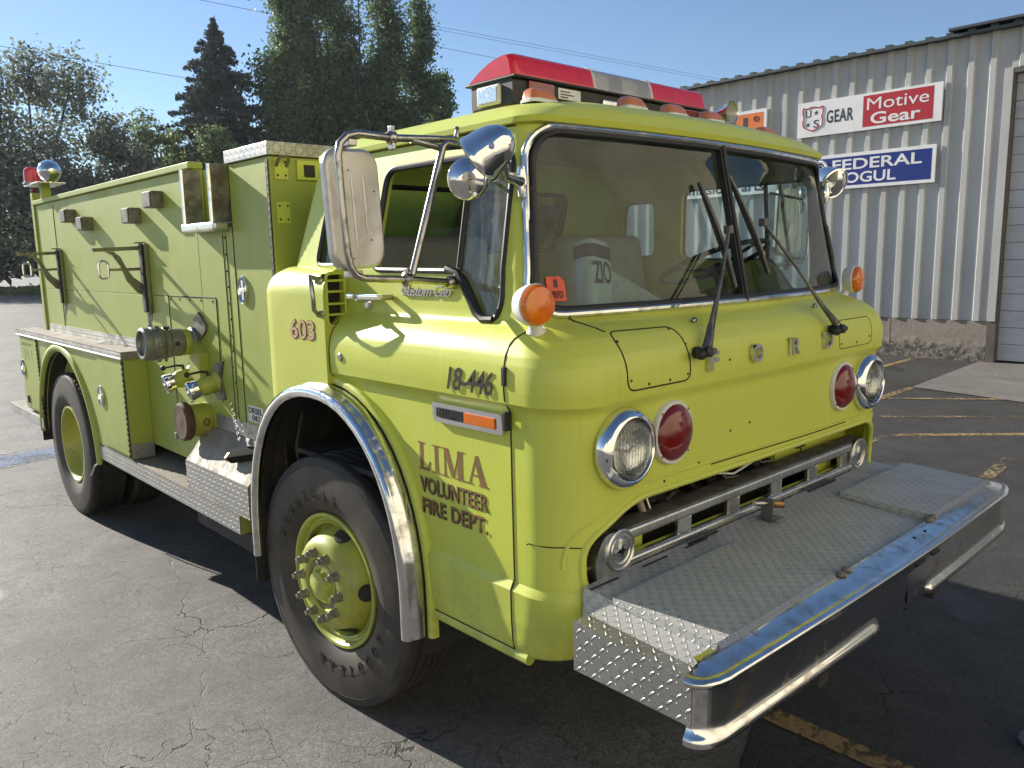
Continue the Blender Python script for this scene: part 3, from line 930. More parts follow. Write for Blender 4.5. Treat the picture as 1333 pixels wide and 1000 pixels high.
# ================================================================== FRONT FITTINGS
for s in (-1, 1):
    hy = front_y(s * .797, 1.226)
    o = (s * 0.797, hy, 1.226)
    A = (0, -1, 0)
    hl = MB().lathe([(0.118, -0.004), (0.120, 0.010), (0.116, 0.026), (0.106, 0.040), (0.094, 0.045), (0.089, 0.042), (0.086, 0.030), (0.084, 0.012)], o, A, MAT['chrome'], 44).build("headlight", truck, 50)
    MB().lathe([(0.0865, 0.034), (0.076, 0.022), (0.058, 0.012), (0.03, 0.006), (0.012, 0.005), (0.011, 0.024), (0, 0.026)], o, A, MAT['reflector'], 36).build("reflector_bowl", hl)
    ln = MB()
    ln.lathe([(0.087, 0.036), (0.082, 0.040), (0.06, 0.047), (0.03, 0.050), (0, 0.051)], o, A, MAT['lamp_glass'], 36)
    for j in range(-5, 6):
        h = math.sqrt(.078 ** 2 - (j * .0135) ** 2)
        ln.tube([(o[0] + j * .0135, hy - 0.0475 + 0.05 * ((j * .0135) ** 2 + z * z) / .006 * .1, o[2] + z) for z in np.linspace(-h, h, 7)], 0.0022, MAT['lamp_glass'], 5)
    ln.build("headlight_lens", hl)
    t = MB()
    t.box(o[0] - .012, o[0] + .012, hy - 0.040, hy - 0.03, o[2] - .10, o[2] - .088, MAT['black'], 0.002)
    t.lathe([(0.008, 0), (0.008, 0.006), (0, 0.007)], (o[0] - .103, hy - .030, o[2] - .012), A, MAT['black'], 10)
    t.lathe([(0.006, 0), (0.006, 0.006), (0, 0.007)], (o[0] + .100, hy - .034, o[2] - .012), A, MAT['black'], 10)
    t.build_each("adjuster_screw", hl)
    ry = front_y(s * .569, 1.235)
    o = (s * 0.569, ry, 1.235)
    rl = MB().lathe([(0.099, -0.004), (0.100, 0.010), (0.096, 0.016), (0.088, 0.016), (0.085, 0.010)], o, A, MAT['white'], 40).build("red_warning_light", truck, 50)
    MB().lathe([(0.088, 0.012), (0.083, 0.024), (0.065, 0.036), (0.035, 0.043), (0, 0.045)], o, A, MAT['red_lens'], 40).build("red_lens", rl)
    t = MB()
    for a in (45, 135, 225, 315):
        t.lathe([(0.005, 0), (0.004, .004), (0, .004)], (o[0] + .093 * math.cos(R_(a)), ry - .015, o[2] + .093 * math.sin(R_(a))), A, MAT['chrome'], 8)
    t.build_each("bezel_screw", rl)

# F O R D block letters
mb = MB()
for ch, x, w in (("F", -0.388, .052), ("O", -0.130, .062), ("R", 0.130, .058), ("D", 0.386, .056)):
    y = front_y(x, 1.44)
    for sh in (0, 1):
        text(mb, ch, (x - w / 2, front_y(x, 1.41) - 0.0005, 1.408), (1, 0, 0), UZ, w, 0.062, MAT['chrome_worn'] if not sh else MAT['alu'], 0.014 if not sh else 0.002, 0.0 if not sh else .0145, bold=0.045 if not sh else 0.01)
mb.build_each("brand_letter", truck, 2)

# amber turn signals on the front corners
for s in (-1, 1):
    c = Vector((s * 1.012, 0.135, 1.643)) if s < 0 else Vector((0.985, 0.150, 1.645))
    A = Vector((s * 0.10, -1, 0.02)).normalized()
    tl = MB().lathe([(0.030, -0.05), (0.052, -0.042), (0.058, -0.02), (0.060, 0.0), (0.056, 0.004)], c, A, MAT['white'], 30).build("turn_signal", truck, 50)
    MB().lathe([(0.057, 0.0), (0.057, 0.010), (0.050, 0.022), (0.034, 0.028), (0.030, 0.027), (0.018, 0.031), (0, 0.033)], c, A, MAT['amber'], 32).build("amber_lens", tl)
    bk = MB()
    bk.tube([c + Vector((s * -.02, 0.03, -0.045)), c + Vector((s * -.035, 0.035, -0.075)), c + Vector((s * -.045, 0.04, -0.088))], [0.016, 0.019, 0.026], MAT['white'], 12)
    bk.lathe([(0.03, 0), (0.026, 0.008), (0, 0.010)], (c.x - s * .045, c.y + .045, 1.565), (s * .25, -.1, 1), MAT['white'], 14)
    bk.build("lamp_foot", tl)

# wipers
def wiper(px, pz, tip, blade_a, blade_b, name="wiper"):
    py = front_y(px, pz)
    b = Vector((px, py - 0.035, pz))
    w = MB()
    w.lathe([(0.019, 0), (0.019, 0.014), (0.014, 0.018), (0.012, 0.034), (0.017, 0.040), (0.017, 0.055), (0.010, 0.058), (0, 0.058)], (px, py - 0.002, pz), (0, -1, 0.15), MAT['black'], 14)
    w.lathe([(0.016, 0), (0.018, .012), (0.010, .03), (0, .032)], b + Vector((-.012, 0, 0)), (-1, -.2, 0), MAT['black'], 12)
    w.lathe([(0.010, 0), (0.010, .05), (0, .052)], b, (1, -.1, .1), MAT['wiper'], 10)
    r = w.build(name, truck)
    a = MB()
    T = Vector(tip)
    mid = b.lerp(T, 0.22)
    d = (T - b).normalized()
    a.tube([b, b.lerp(mid, .5) + Vector((0, -.004, 0)), mid], [0.015, 0.014, 0.009], MAT['wiper'], 8, flat=0.55)
    a.tube([mid, mid.lerp(T, .5) + Vector((0, -.008, 0)), T], [0.007, 0.0055, 0.005], MAT['wiper'], 8)
    a.tube([b + Vector((0.028, -.006, .01)), mid + Vector((0.022, 0, 0)), T + Vector((0.006, 0, -.01))], 0.0035, MAT['wiper'], 6)
    a.build("wiper_arm", r)
    bl = MB()
    P0, P1 = Vector(blade_a), Vector(blade_b)
    pts = [P0.lerp(P1, t) for t in np.linspace(0, 1, 9)]
    pts = [Vector((p.x, front_y(p.x, p.z) - 0.010, p.z)) for p in pts]
    bl.tube(pts, 0.0075, MAT['black'], 8)
    bl.tube([p + Vector((0, -.012 * math.sin(math.pi * i / 8) - .004, 0)) for i, p in enumerate(pts)], 0.006, MAT['wiper'], 6)
    bl.box(T.x - .012, T.x + .012, T.y - .012, T.y + .014, T.z - .014, T.z + .014, MAT['wiper'], 0.003)
    bl.build("wiper_blade", r)
wiper(-0.465, 1.47, (-0.095, 0.115, 1.852), (-0.175, 0, 2.012), (-0.062, 0, 1.655))
wiper(0.43, 1.472, (0.150, 0.125, 1.880), (0.012, 0, 2.045), (0.178, 0, 1.695))
# washer nozzles
for x in (-0.385, 0.42):
    MB().lathe([(0.007, -.004), (0.007, .008), (0.010, .012), (0.006, .018), (0, .018)], (x, front_y(x, 1.556), 1.556), (0, -.7, .7), MAT['tube'], 10).build("washer_nozzle", truck)

# ---- engine bay seen through the mouth
eb = MB()
eb.box(-0.94, 0.94, 0.62, 0.64, 0.62, 1.30, MAT['dark'])
eb.box(-0.94, 0.94, 0.05, 0.62, 0.66, 0.68, MAT['dark'])
eb.box(-0.60, 0.42, 0.30, 0.60, 0.70, 1.12, MAT['black'], 0.02)
for i in range(14):
    x = -0.75 + i * 0.11
    eb.tube([(x, 0.20 + .05 * math.sin(i), 1.06), (x + .07, 0.16, 0.98 + .03 * math.cos(i * 2)), (x + .16, 0.20, 0.93 + .03 * math.sin(i * 3)), (x + .10, .26, .86)], 0.010 + .006 * (i % 3), (MAT['valve'], MAT['dark'], MAT['rubber'])[i % 3], 8)
eb.build("engine_bay", truck)
ho = MB()
ho.tube([(-0.62, 0.16, 1.00), (-0.55, 0.10, 1.015), (-0.45, 0.09, 1.03), (-0.33, 0.11, 1.04)], 0.024, MAT['rubber'], 12)
ho.tube([(-0.345, 0.11, 1.04), (-0.325, 0.115, 1.042)], 0.027, MAT['tube'], 12)
ho.tube([(0.0, 0.10, 1.035), (0.10, 0.09, 1.04), (0.25, 0.16, 1.03)], 0.012, MAT['tube'], 8)
ho.tube([(-.28, .09, 1.03), (-.10, .07, .995), (.12, .07, 1.03), (.3, .1, 1.045)], 0.004, MAT['white'], 6)
ho.tube([(-.20, .09, 1.05), (-.15, .07, .99), (-.05, .08, .975)], 0.003, MAT['valve'], 6)
ho.tube([(.05, .09, 1.05), (.09, .07, 1.0), (.18, .07, .99), (.22, .09, 1.03)], 0.003, MAT['valve'], 6)
ho.tube([(-.62, .1, 1.045), (-.60, .08, .96)], 0.012, MAT['dash'], 8)
ho.tube([(-.58, .1, 1.035), (-.565, .08, .96)], 0.006, MAT['tube'], 8)
ho.build_each("radiator_hose", truck)
ib = MB()
ib.box(-0.93, 0.93, 0.22, 0.235, 0.70, 0.93, MAT['dark'], 0.004)
ib.box(-0.74, -0.58, 0.10, 0.11, 0.84, 0.93, MAT['lime'], 0.004)
ib.box(0.52, 0.72, 0.10, 0.11, 0.84, 0.93, MAT['lime'], 0.004)
ib.box(0.30, 0.93, 0.14, 0.16, 0.92, 1.10, MAT['lime'], 0.004)
ib.box(0.42, 0.45, 0.10, 0.12, 0.985, 1.03, MAT['black'], 0.004)
ib.box(0.46, 0.49, 0.10, 0.12, 0.985, 1.03, MAT['black'], 0.004)
ib.build_each("inner_panel", truck)

# ---- grille bar with five windows
gy = 0.028
gr = MB()
def gsec(x0, x1, z0, z1, yf=gy, dep=0.03):
    gr.box(x0, x1, yf, yf + dep, z0, z1, MAT['alu'], 0.004)
wins = [(-0.715, -0.478), (-0.418, -0.188), (-0.124, 0.105), (0.168, 0.386), (0.447, 0.668)]
gr.box(-0.80, 0.80, gy - .006, gy + .028, 0.926, 0.964, MAT['alu'], 0.012, 3)
gr.box(-0.82, 0.82, gy - .004, gy + .028, 0.836, 0.872, MAT['alu'], 0.012, 3)
edges = [-0.80] + [q for w in wins for q in w] + [0.80]
for i in range(0, len(edges), 2):
    gsec(edges[i] + .001, edges[i + 1] - .001, 0.866, 0.936, gy + .002, .022)
for a, b in wins:    # bright beads round each window
    gr.tube([(x, gy + .006, z) for x, z in rrect(a, b, 0.869, 0.932, 0.012, 4)], 0.006, MAT['alu'], 6, closed=True)
# top shelf running back, rounded nose
rows = []
for x in np.linspace(-0.845, 0.845, 30):
    c = 0.004 * math.sin(x * 9)
    rows.append([(x, gy + .000, 0.958), (x, gy + .002, 0.965), (x, gy + .012, 0.970 + c * .3), (x, 0.075, 0.971 + c), (x, 0.104, 0.968), (x, 0.109, 0.960), (x, 0.105, 0.945)])
gr.grid(rows, MAT['alu_dull'])
# lower apron
rows = []
for x in np.linspace(-0.86, 0.86, 12):
    rows.append([(x, gy + .01, 0.845), (x, gy - .012, 0.836), (x, gy - .020, 0.822), (x, gy - .018, 0.802), (x, gy + .01, 0.79)])
gr.grid(rows, MAT['alu'])
gb = gr.build("grille_bar", truck)
for s in (-1, 1):
    e = MB()
    e.prism(round_poly([(s * 0.74, 0.80), (s * 0.885, 0.80), (s * 0.905, 0.90), (s * 0.86, 0.975), (s * 0.74, 0.965)], 0.03, 4), lambda u, v, w: (u, w, v), gy - .008, gy + .03, MAT['alu'])
    e.build("grille_end", gb)
    d = MB()
    o = (s * 0.792, gy - .008, 0.912)
    d.lathe([(0.064, -.002), (0.064, 0.004), (0.059, 0.008), (0.054, 0.004), (0.045, 0.004), (0.042, 0.007), (0.038, 0.004), (0, 0.006)], o, (0, -1, 0), MAT['alu'], 36)
    d.prism([(-.030, 0), (-.007, .006), (0, .036), (.007, .006), (.030, 0), (.007, -.006), (0, -.036), (-.007, -.006)], lambda u, v, w: (o[0] + u, o[1] - w, o[2] + v), 0.004, 0.011, MAT['chrome_worn'])
    d.build("grille_medallion", gb)

# ---- step bumper: deck box, lids, chrome channel
def droop(y):   # the deck falls slightly towards the front
    return 0.842 + (y + 0.10) * 0.085
bp_ = MB()
sec = [(-0.09, 0.882 - .02), (-0.46, 0.812)]
W = 1.118
def slab(x0, x1, y0, y1, zt, zb, m, mb, zt1=None, zb1=None):
    zt1 = zt if zt1 is None else zt1; zb1 = zb if zb1 is None else zb1
    v = [(x0, y0, zb), (x1, y0, zb), (x1, y1, zb1), (x0, y1, zb1), (x0, y0, zt), (x1, y0, zt), (x1, y1, zt1), (x0, y1, zt1)]
    mb.add(v, [[0, 3, 2, 1], [4, 5, 6, 7], [0, 1, 5, 4], [1, 2, 6, 5], [2, 3, 7, 6], [3, 0, 4, 7]], m)
slab(-W, 1.055, -0.462, -0.100, 0.816, 0.702, MAT['tread_deck'], bp_, 0.8385, 0.7039)
slab(-.955, .955, -0.0998, 0.02, 0.8385, 0.7039, MAT['tread_deck'], bp_, 0.846, 0.705)
bum = bp_.build("step_bumper", truck)
sd = MB()
for s in (-1, 1):
    wx = W if s < 0 else 1.055
    x0, x1 = sorted((s * (wx + .0005), s * (wx + .006)))
    slab(x0, x1, -0.463, -0.10, 0.8165, 0.704, MAT['tread'], sd, 0.8405, 0.706)
    slab(*sorted((s * (wx - .05), s * (wx + .0055))), -0.463, -0.10, 0.8175, 0.8162, MAT['tread'], sd, 0.8415, 0.8388)
sd.build_each("side_plate", bum, 2)
for x0, x1 in ((-0.972, -0.374), (0.374, 0.972)):
    ld = MB()
    zf, zr = 0.845, 0.859
    slab(x0, x1, -0.432, -0.105, zf, zf - .006, MAT['tread_deck'], ld, zr, zr - .006)
    ld.add([(x0, -.432, zf + .001), (x1, -.432, zf + .001), (x1, -.450, zf - .016), (x0, -.450, zf - .016), (x0, -.4325, zf - .024), (x1, -.4325, zf - .024)], [[0, 1, 2, 3], [3, 2, 5, 4], [0, 3, 4], [1, 5, 2], [0, 4, 5, 1]], MAT['tread'])
    slab(x0 - .002, x0 - .0002, -0.432, -0.105, zf, zf - .028, MAT['tread_deck'], ld, zr, zr - .018)
    slab(x1 + .0002, x1 + .002, -0.432, -0.105, zf, zf - .028, MAT['tread_deck'], ld, zr, zr - .018)
    ld.tube([(x0, -0.104, zr - .001), (x1, -0.104, zr - .001)], 0.004, MAT['tread'], 6)
    ld.build("deck_lid", bum)
dk = MB()
dk.box(-0.47, -0.30, 0.0, 0.006, 0.835, 0.853, MAT['black'], 0.001)
dk.box(0.33, 0.56, 0.0, 0.006, 0.835, 0.853, MAT['black'], 0.001)
for x in (-0.955, -0.72, -0.5):
    dk.box(x, x + .12, -0.012, -0.008, 0.8455, 0.8495, MAT['black'])
dk.build_each("deck_gap", bum)
# chrome channel in plan: straight with turned corners
left = [(-1.124, -.446), (-1.1225, -.458), (-1.118, -.471), (-1.109, -.483), (-1.095, -.493), (-1.075, -.501), (-1.045, -.507)]
right = [(0.96, -.503), (1.0, -.495), (1.03, -.484), (1.050, -.469), (1.061, -.452), (1.066, -.435), (1.067, -.42)]
plan = left + [(x, -0.524 + 0.016 * x * x) for x in np.linspace(-1.0, 0.92, 79)] + right
csec = [(0.086, 0.8350), (0.078, 0.8352), (0.062, 0.8335), (0.046, 0.8305), (0.032, 0.8265), (0.020, 0.8222), (0.012, 0.8210), (0.004, 0.8225), (-0.004, 0.8205), (-0.009, 0.8140), (-0.009, 0.8085), (-0.005, 0.8030), (0.003, 0.799), (0.008, 0.792), (0.009, 0.760), (0.009, 0.710), (0.006, 0.688), (-0.003, 0.679), (-0.009, 0.668), (-0.008, 0.657), (0.000, 0.649), (0.020, 0.645)]
nr = []
for i in range(len(plan)):
    a, b = plan[max(0, i - 1)], plan[min(len(plan) - 1, i + 1)]
    t = Vector((b[0] - a[0], b[1] - a[1], 0)).normalized()
    nr.append(Vector((-t.y, t.x, 0)))
ch = MB()
def dipped(x, d, z):     # the lower bead is cut away under the plate
    return (0.010, max(z, 0.664)) if z < 0.69 and -0.26 < x < 0.11 else (d, z)
rows = [[Vector((p[0], p[1], dipped(p[0], d, z)[1])) + n * dipped(p[0], d, z)[0] for d, z in csec] for p, n in zip(plan, nr)]
ch.grid(rows, MAT['chrome_worn'])
chan = ch.build("chrome_bumper", bum, 60)
# black recess band of the lower centre dip, plate slots, bolts
sl = MB()
for x in (0.035, 0.165):
    yy = -0.524 + 0.016 * x * x
    sl.box(x, x + .06, yy + .004, yy + .012, 0.772, 0.780, MAT['black'])
sl.build_each("plate_slot", chan)
pb = MB()
for x, m in ((-0.01, 0.24),):
    rows = [[(x0, -0.524 + 0.016 * x0 * x0 + dy, z) for dy, z in ((0.009, 0.788), (0.0085, 0.72), (0.006, 0.675), (0.008, 0.650), (0.02, 0.642))] for x0 in np.linspace(-0.03, 0.27, 8)]
    pb.grid(rows, MAT['chrome_worn'])
pb.build("plate_bracket", chan)
bt = MB()
for x, y in ((-0.345, -0.475), (-0.30, -0.470), (0.335, -0.472), (0.375, -0.470)):
    bt.lathe([(0.015, 0), (0.016, .004), (0.011, .010), (0, .012)], (x, y + .03, 0.835), (0, 0, 1), MAT['rust'], 12)
for x in (0.13, 0.22):
    bt.lathe([(0.006, 0), (0.006, .0006), (0, .0007)], (x, -0.470, 0.8335), (0, 0, 1), MAT['black'], 10)
bt.build_each("bumper_bolt", bum)
hk = MB()
hk.box(-0.085, -0.030, -0.095, -0.020, 0.850, 0.8545, MAT['valve'], 0.001)
hk.box(-0.077, -0.071, -0.075, -0.028, 0.852, 0.925, MAT['valve'], 0.002)
hk.build("pull_bracket", bum)
pk = MB()
pk.cyl((-0.125, -.03, 0.912), (-0.07, -0.05, 0.905), 0.010, MAT['tube'], 12)
pk.cyl((-0.072, -0.05, 0.905), (-0.012, -0.075, 0.893), 0.015, MAT['brass'], 12)
pk.build("brass_knob", bum)
un = MB()
for s in (-1, 1):
    un.box(*sorted((s * .46, s * .40)), -0.45, 6.1, 0.52, 0.70, MAT['dark'], 0.01)
un.box(-1.02, -.5, -0.30, -0.06, 0.655, 0.70, MAT['dark'], 0.006)
un.box(-1.0, 1.0, -0.44, -0.40, 0.66, 0.70, MAT['dark'])
un.build_each("frame_member", truck)

# ---- mirrors: tall west-coast mirror on its tube frame, round spot mirror
def mirror_set(s):
    yv = 0.56
    fr = MB()
    P = [(-0.90, 2.137), (-1.05, 2.129), (-1.169, 2.122), (-1.285, 2.124), (-1.318, 2.116), (-1.342, 2.094), (-1.350, 2.06), (-1.345, 1.92), (-1.336, 1.80), (-1.328, 1.757), (-1.312, 1.733), (-1.285, 1.722), (-1.20, 1.717), (-1.135, 1.714), (-0.97, 1.700)]
    P = [(s * -x, yv, z) for x, z in P]
    fr.tube(P, [0.011] * 15, MAT['tube'], 12)
    fr.tube([(s * 0.93, yv - .02, 2.115), (s * 0.985, yv - .02, 2.118), (s * 1.0, yv - .022, 2.105), (s * 1.012, yv - .022, 2.07), (s * 1.129, yv - .02, 1.728)], 0.0115, MAT['tube'], 12)
    fr.tube([(s * 0.90, yv, 2.12), (s * 1.0, yv - .01, 2.105), (s * 1.10, yv, 2.122)], 0.010, MAT['tube'], 10)
    for x, z, r in ((-1.169, 2.122, 0.020), (-1.135, 1.714, 0.022)):
        fr.lathe([(0.013, -.014), (r, -.008), (r, .008), (0.013, .014)], (s * -x, yv, z), (1, 0, 0), MAT['tube'], 12)
        fr.box(*sorted((s * -x - .006, s * -x + .006)), yv - .012, yv + .012, z - .034, z + .034, MAT['tube'], .003)
    fr.lathe([(0.022, 0), (0.022, .02), (0.014, .03)], (s * 0.955, yv, 1.699), (s, 0, 0), MAT['tube'], 12)
    fr.lathe([(0.009, -.004), (0.010, .004), (0.005, .02), (0.009, .024), (0.006, .030), (0, .03)], (s * .925, yv, 2.145), (0, 0, 1), MAT['tube'], 10)
    for x, z in ((-1.30, 2.10), (-1.30, 1.735)):
        fr.box(*sorted((s * -x - .014, s * -x + .014)), yv, yv + .062, z - .010, z + .010, MAT['tube'], .003)
    r = fr.build("door_mirror", truck, 50)
    hd = MB()
    M = Matrix.Translation((s * 1.265, yv + .070, 1.920)) @ Matrix.Rotation(R_(3.0) * s, 4, 'Y') @ Matrix.Rotation(R_(-8) * s, 4, 'Z')
    out = rrect(-0.099, 0.099, -0.172, 0.172, 0.052, 7)
    secs = []
    for y, k in ((-0.016, 0.90), (-0.012, 0.965), (-0.004, 1.0), (0.010, 1.0)):
        secs.append([M @ Vector((u * (1 - (1 - k) * 1.0), y, v * (1 - (1 - k) * .6))) for u, v in out])
    hd.grid(secs, MAT['steel'], cv=True)
    hd.add(secs[0], [list(range(len(out)))], MAT['steel'])
    hd.add(secs[-1], [list(range(len(out)))], MAT['reflector'])
    for u in (-0.014, 0.030):   # pressed ribs in the back
        hd.tube([M @ Vector((u + .002, -0.0155, v)) for v in np.linspace(-0.125 + (.05 if u > 0 else 0), 0.105, 9)], [0.002] + [0.005] * 7 + [0.002], MAT['steel'], 8)
    h = hd.build("mirror_head", r, 12)
    rv = MB()
    for u, v in ((-.02, .11), (.035, .09), (-.05, .095), (.045, -.09), (-.03, -.14), (-.06, .03), (.07, .05)):
        p = M @ Vector((u, -0.0165, v))
        rv.lathe([(0.0028, 0), (0.0028, .001), (0, .0012)], p, (0, -1, 0), MAT['hinge'], 8)
    rv.build_each("mirror_rivet", r)
    sp = MB()
    c = Vector((s * 1.000, 0.42, 2.003))
    A = Vector((s * .62, -.78, -.02)).normalized()
    sp.lathe([(0, .022), (0.020, .021), (0.045, .013), (0.060, .002), (0.064, -.006), (0.062, -.012), (0, -.014)], c, A, MAT['chrome'], 32)
    sp.lathe([(0.020, .021), (0.020, .026), (0.008, .028), (0, .03)], c, A, MAT['tube'], 14)
    sp.tube([c + A * .03, c + A * .032 + Vector((-s * .05, .0, .0)), Vector((s * .95, .46, 2.02)), Vector((s * .90, .53, 2.04))], 0.006, MAT['tube'], 8)
    sp.build("round_mirror", r, 50)
mirror_set(-1)
mirror_set(1)

# ---- chrome spotlights on the pillars
def spotlight(s, c, A):
    c = Vector(c); A = Vector(A).normalized()     # A points where the lamp shines
    sp = MB().lathe([(0, -0.098), (0.016, -0.095), (0.034, -0.084), (0.050, -0.062), (0.060, -0.035), (0.066, -0.008), (0.069, 0.004), (0.071, 0.008), (0.071, 0.016), (0.066, 0.020), (0.064, 0.014)], c, A, MAT['chrome'], 36)
    hd = sp.build("spotlight", truck, 50)
    MB().lathe([(0.065, 0.012), (0.050, -0.012), (0.030, -0.03), (0, -0.04)], c, A, MAT['reflector'], 28).build("reflector_bowl", hd)
    MB().lathe([(0.066, 0.015), (0.045, 0.026), (0.02, 0.031), (0, 0.032)], c, A, MAT['lamp_glass'], 28).build("spotlight_lens", hd)
    st = MB()
    m = Vector((s * 0.918, 0.285, c.z - 0.048))
    j = c + (m - c) * .52 + Vector((0, 0, -.012))
    st.tube([c - A * .06 + Vector((0, 0, -.02)), j, m + Vector((s * .02, -.018, 0)), m], [0.019, 0.017, 0.016, 0.018], MAT['chrome_worn'], 12)
    st.tube([m + Vector((s * .008, -.012, .042)), m + Vector((s * .010, -.014, .0)), m + Vector((s * .008, -.012, -.042))], [0.010, 0.017, 0.010], MAT['chrome_worn'], 10)
    st.build("spotlight_arm", hd)
    return hd
sl_ = spotlight(-1, (-1.140, 0.195, 2.035), (-0.42, 0.66, -0.60))
bd = MB()
cc = Vector((-1.140, 0.195, 2.035)); A_ = Vector((-0.42, 0.66, -0.60)).normalized()
q = Vector((-0.62, -0.78, 0.0)); q = (q - A_ * q.dot(A_)).normalized()
bd.ball(cc - A_ * .045 + q * 0.056, .012, .004, .009, pbr("blue_badge", (0.10, 0.22, 0.52), (0.4, .5, .65), ns=90, rough=.3), 10)
bd.build("maker_badge", sl_)
spotlight(1, (0.985, 0.275, 2.070), (-0.28, -0.78, -0.42))

# ---- roof marker lights, air horn, light bar
def roof_z(x, y):
    best = 2.2
    for z in np.linspace(2.20, 2.295, 40):
        W, F, b, r, Rr = prof(z)
        if abs(x) < W and front_y(x, z) < y < Rr:
            best = z
    return best
for x in (-0.70, -0.245, 0.0, 0.245, 0.66):
    yb = 0.42
    zb = roof_z(x, yb) - 0.004
    ml = MB()
    sec = []
    for k, h in ((1.0, 0.0), (1.0, .008), (.93, .012)):
        sec.append([(x + u * k, yb + v * k, zb + h) for u, v in rrect(-.062, .062, -.036, .036, .022, 4)])
    ml.grid(sec, MAT['white'], cv=True); ml.add(sec[-1], [list(range(len(sec[-1])))], MAT['white'])
    root = ml.build("roof_marker_light", truck)
    ln = MB(); sec = []
    for k, h, sh in ((.90, .010, 0), (.88, .020, .002), (.74, .038, .008), (.55, .046, .012), (.2, .049, .014)):
        sec.append([(x + u * k, yb + v * k + sh, zb + h) for u, v in rrect(-.062, .062, -.036, .036, .022, 4)])
    ln.grid(sec, MAT['amber_pale'], cv=True); ln.add(sec[-1], [list(range(len(sec[-1])))], MAT['amber_pale'])
    ln.build("amber_lens", root, 50)
hn = MB()
hx, hy_ = 0.475, 0.50
hn.lathe([(0.046, 0), (0.043, .006), (0.030, .03), (0.018, .08), (0.013, .18), (0.012, .34), (0.020, .36), (0.020, .40), (0, .41)], (hx, hy_ - .03, 2.345), (0, 1, 0), MAT['chrome'], 28)
hn.lathe([(0.043, .004), (0.028, .03), (0.012, .09), (0, .1)], (hx, hy_ - .03, 2.345), (0, 1, 0), MAT['steel'], 24)
hn.tube([(hx, .60, 2.335), (hx, .60, 2.26)], 0.010, MAT['chrome'], 8)
hn.build("air_horn", truck)

lb0 = MB()
def bar_sec(x):    # light bar outline in (y,z), slimmer at the ends
    return x
YF, YB = 0.652, 0.925
def lb_loft(secs, m, mb):
    """secs: (x, y0, y1, z0, z1, r)"""
    rows = []
    for x, y0, y1, z0, z1, r in secs:
        rows.append([(x, a, b) for a, b in rrect(y0, y1, z0, z1, r, 4)])
    mb.grid(rows, m, cv=True)
    for r_ in (rows[0], rows[-1]):
        mb.add(r_, [list(range(len(r_)))], m)
# base: dark lower shell raked at the ends
lb_loft([(-0.585, .668, .885, 2.300, 2.386, .012), (-0.57, .664, .90, 2.286, 2.386, .014), (-0.47, YF + .010, .905, 2.284, 2.386, .012), (-0.40, YF + .012, .905, 2.302, 2.386, .012),
         (0.40, YF + .012, .905, 2.302, 2.386, .012), (0.47, YF + .010, .905, 2.290, 2.386, .012), (0.55, .664, .90, 2.290, 2.386, .014), (0.565, .668, .885, 2.300, 2.386, .012)], MAT['black'], lb0)
lb0.box(-.592, .572, YF - .003, .914, 2.383, 2.392, MAT['black'], .003)
for x in (-.46, .46):
    lb0.box(x - .04, x + .04, .72, .86, 2.272, 2.31, MAT['black'], .004)
lbar = lb0.build("light_bar", truck, 35)
def dome(x0, x1, m, e0, e1, name):
    """one colour section of the dome; e0/e1 taper its free end"""
    rows = []
    n = 40
    for i in range(n + 1):
        t = i / n
        x = x0 + (x1 - x0) * t
        row = []
        h = 1.0
        yw = 1.0
        if e0 and t < 0.08:
            q = 1 - t / 0.08; h = 1 - 0.30 * q * q; yw = 1 - 0.10 * q
        if e1 and t > 0.92:
            q = (t - 0.92) / 0.08; h = 1 - 0.30 * q * q; yw = 1 - 0.10 * q
        for a, b in ((YF, 2.392), (YF + .001, 2.400), (YF + .010, 2.438), (YF + .017, 2.456), (YF + .030, 2.466), (YF + .055, 2.468), (.755, 2.460), (.80, 2.447), (.84, 2.431), (.875, 2.414), (.90, 2.400), (.912, 2.392)):
            row.append((x, a + (0.5 * (1 - h) * (.76 - a) if e0 or e1 else 0), 2.392 + (b - 2.392) * (1 if not (e0 or e1) else (1 - (1 - h) * .35))))
        rows.append(row)
    mb = MB(); mb.grid(rows, m)
    for r_ in (rows[0], rows[-1]):
        mb.add(r_, [list(range(len(r_)))], m)
    return mb.build(name, lbar, 38)
dome(-0.592, -0.178, MAT['red_dome'], True, False, "red_dome")
dome(-0.174, 0.172, MAT['clear_dome'], False, False, "clear_dome")
dome(0.176, 0.572, MAT['red_dome'], False, True, "red_dome")
for x in (-.176, .174):
    MB().tube([(x, YF - .001, 2.392), (x, YF + .010, 2.440), (x, YF + .030, 2.468), (x, YF + .055, 2.470), (x, .80, 2.449), (x, .875, 2.416), (x, .912, 2.392)], 0.005, MAT['white'], 6).build("dome_joint", lbar)
# rotators inside the clear section
ro = MB()
for x in (-.08, .09):
    ro.box(x - .045, x + .045, .745, .755, 2.395, 2.448, MAT['reflector'], .004)
    ro.cyl((x, .79, 2.392), (x, .79, 2.40), .05, MAT['black'], 16)
ro.build_each("rotator", lbar, 2)
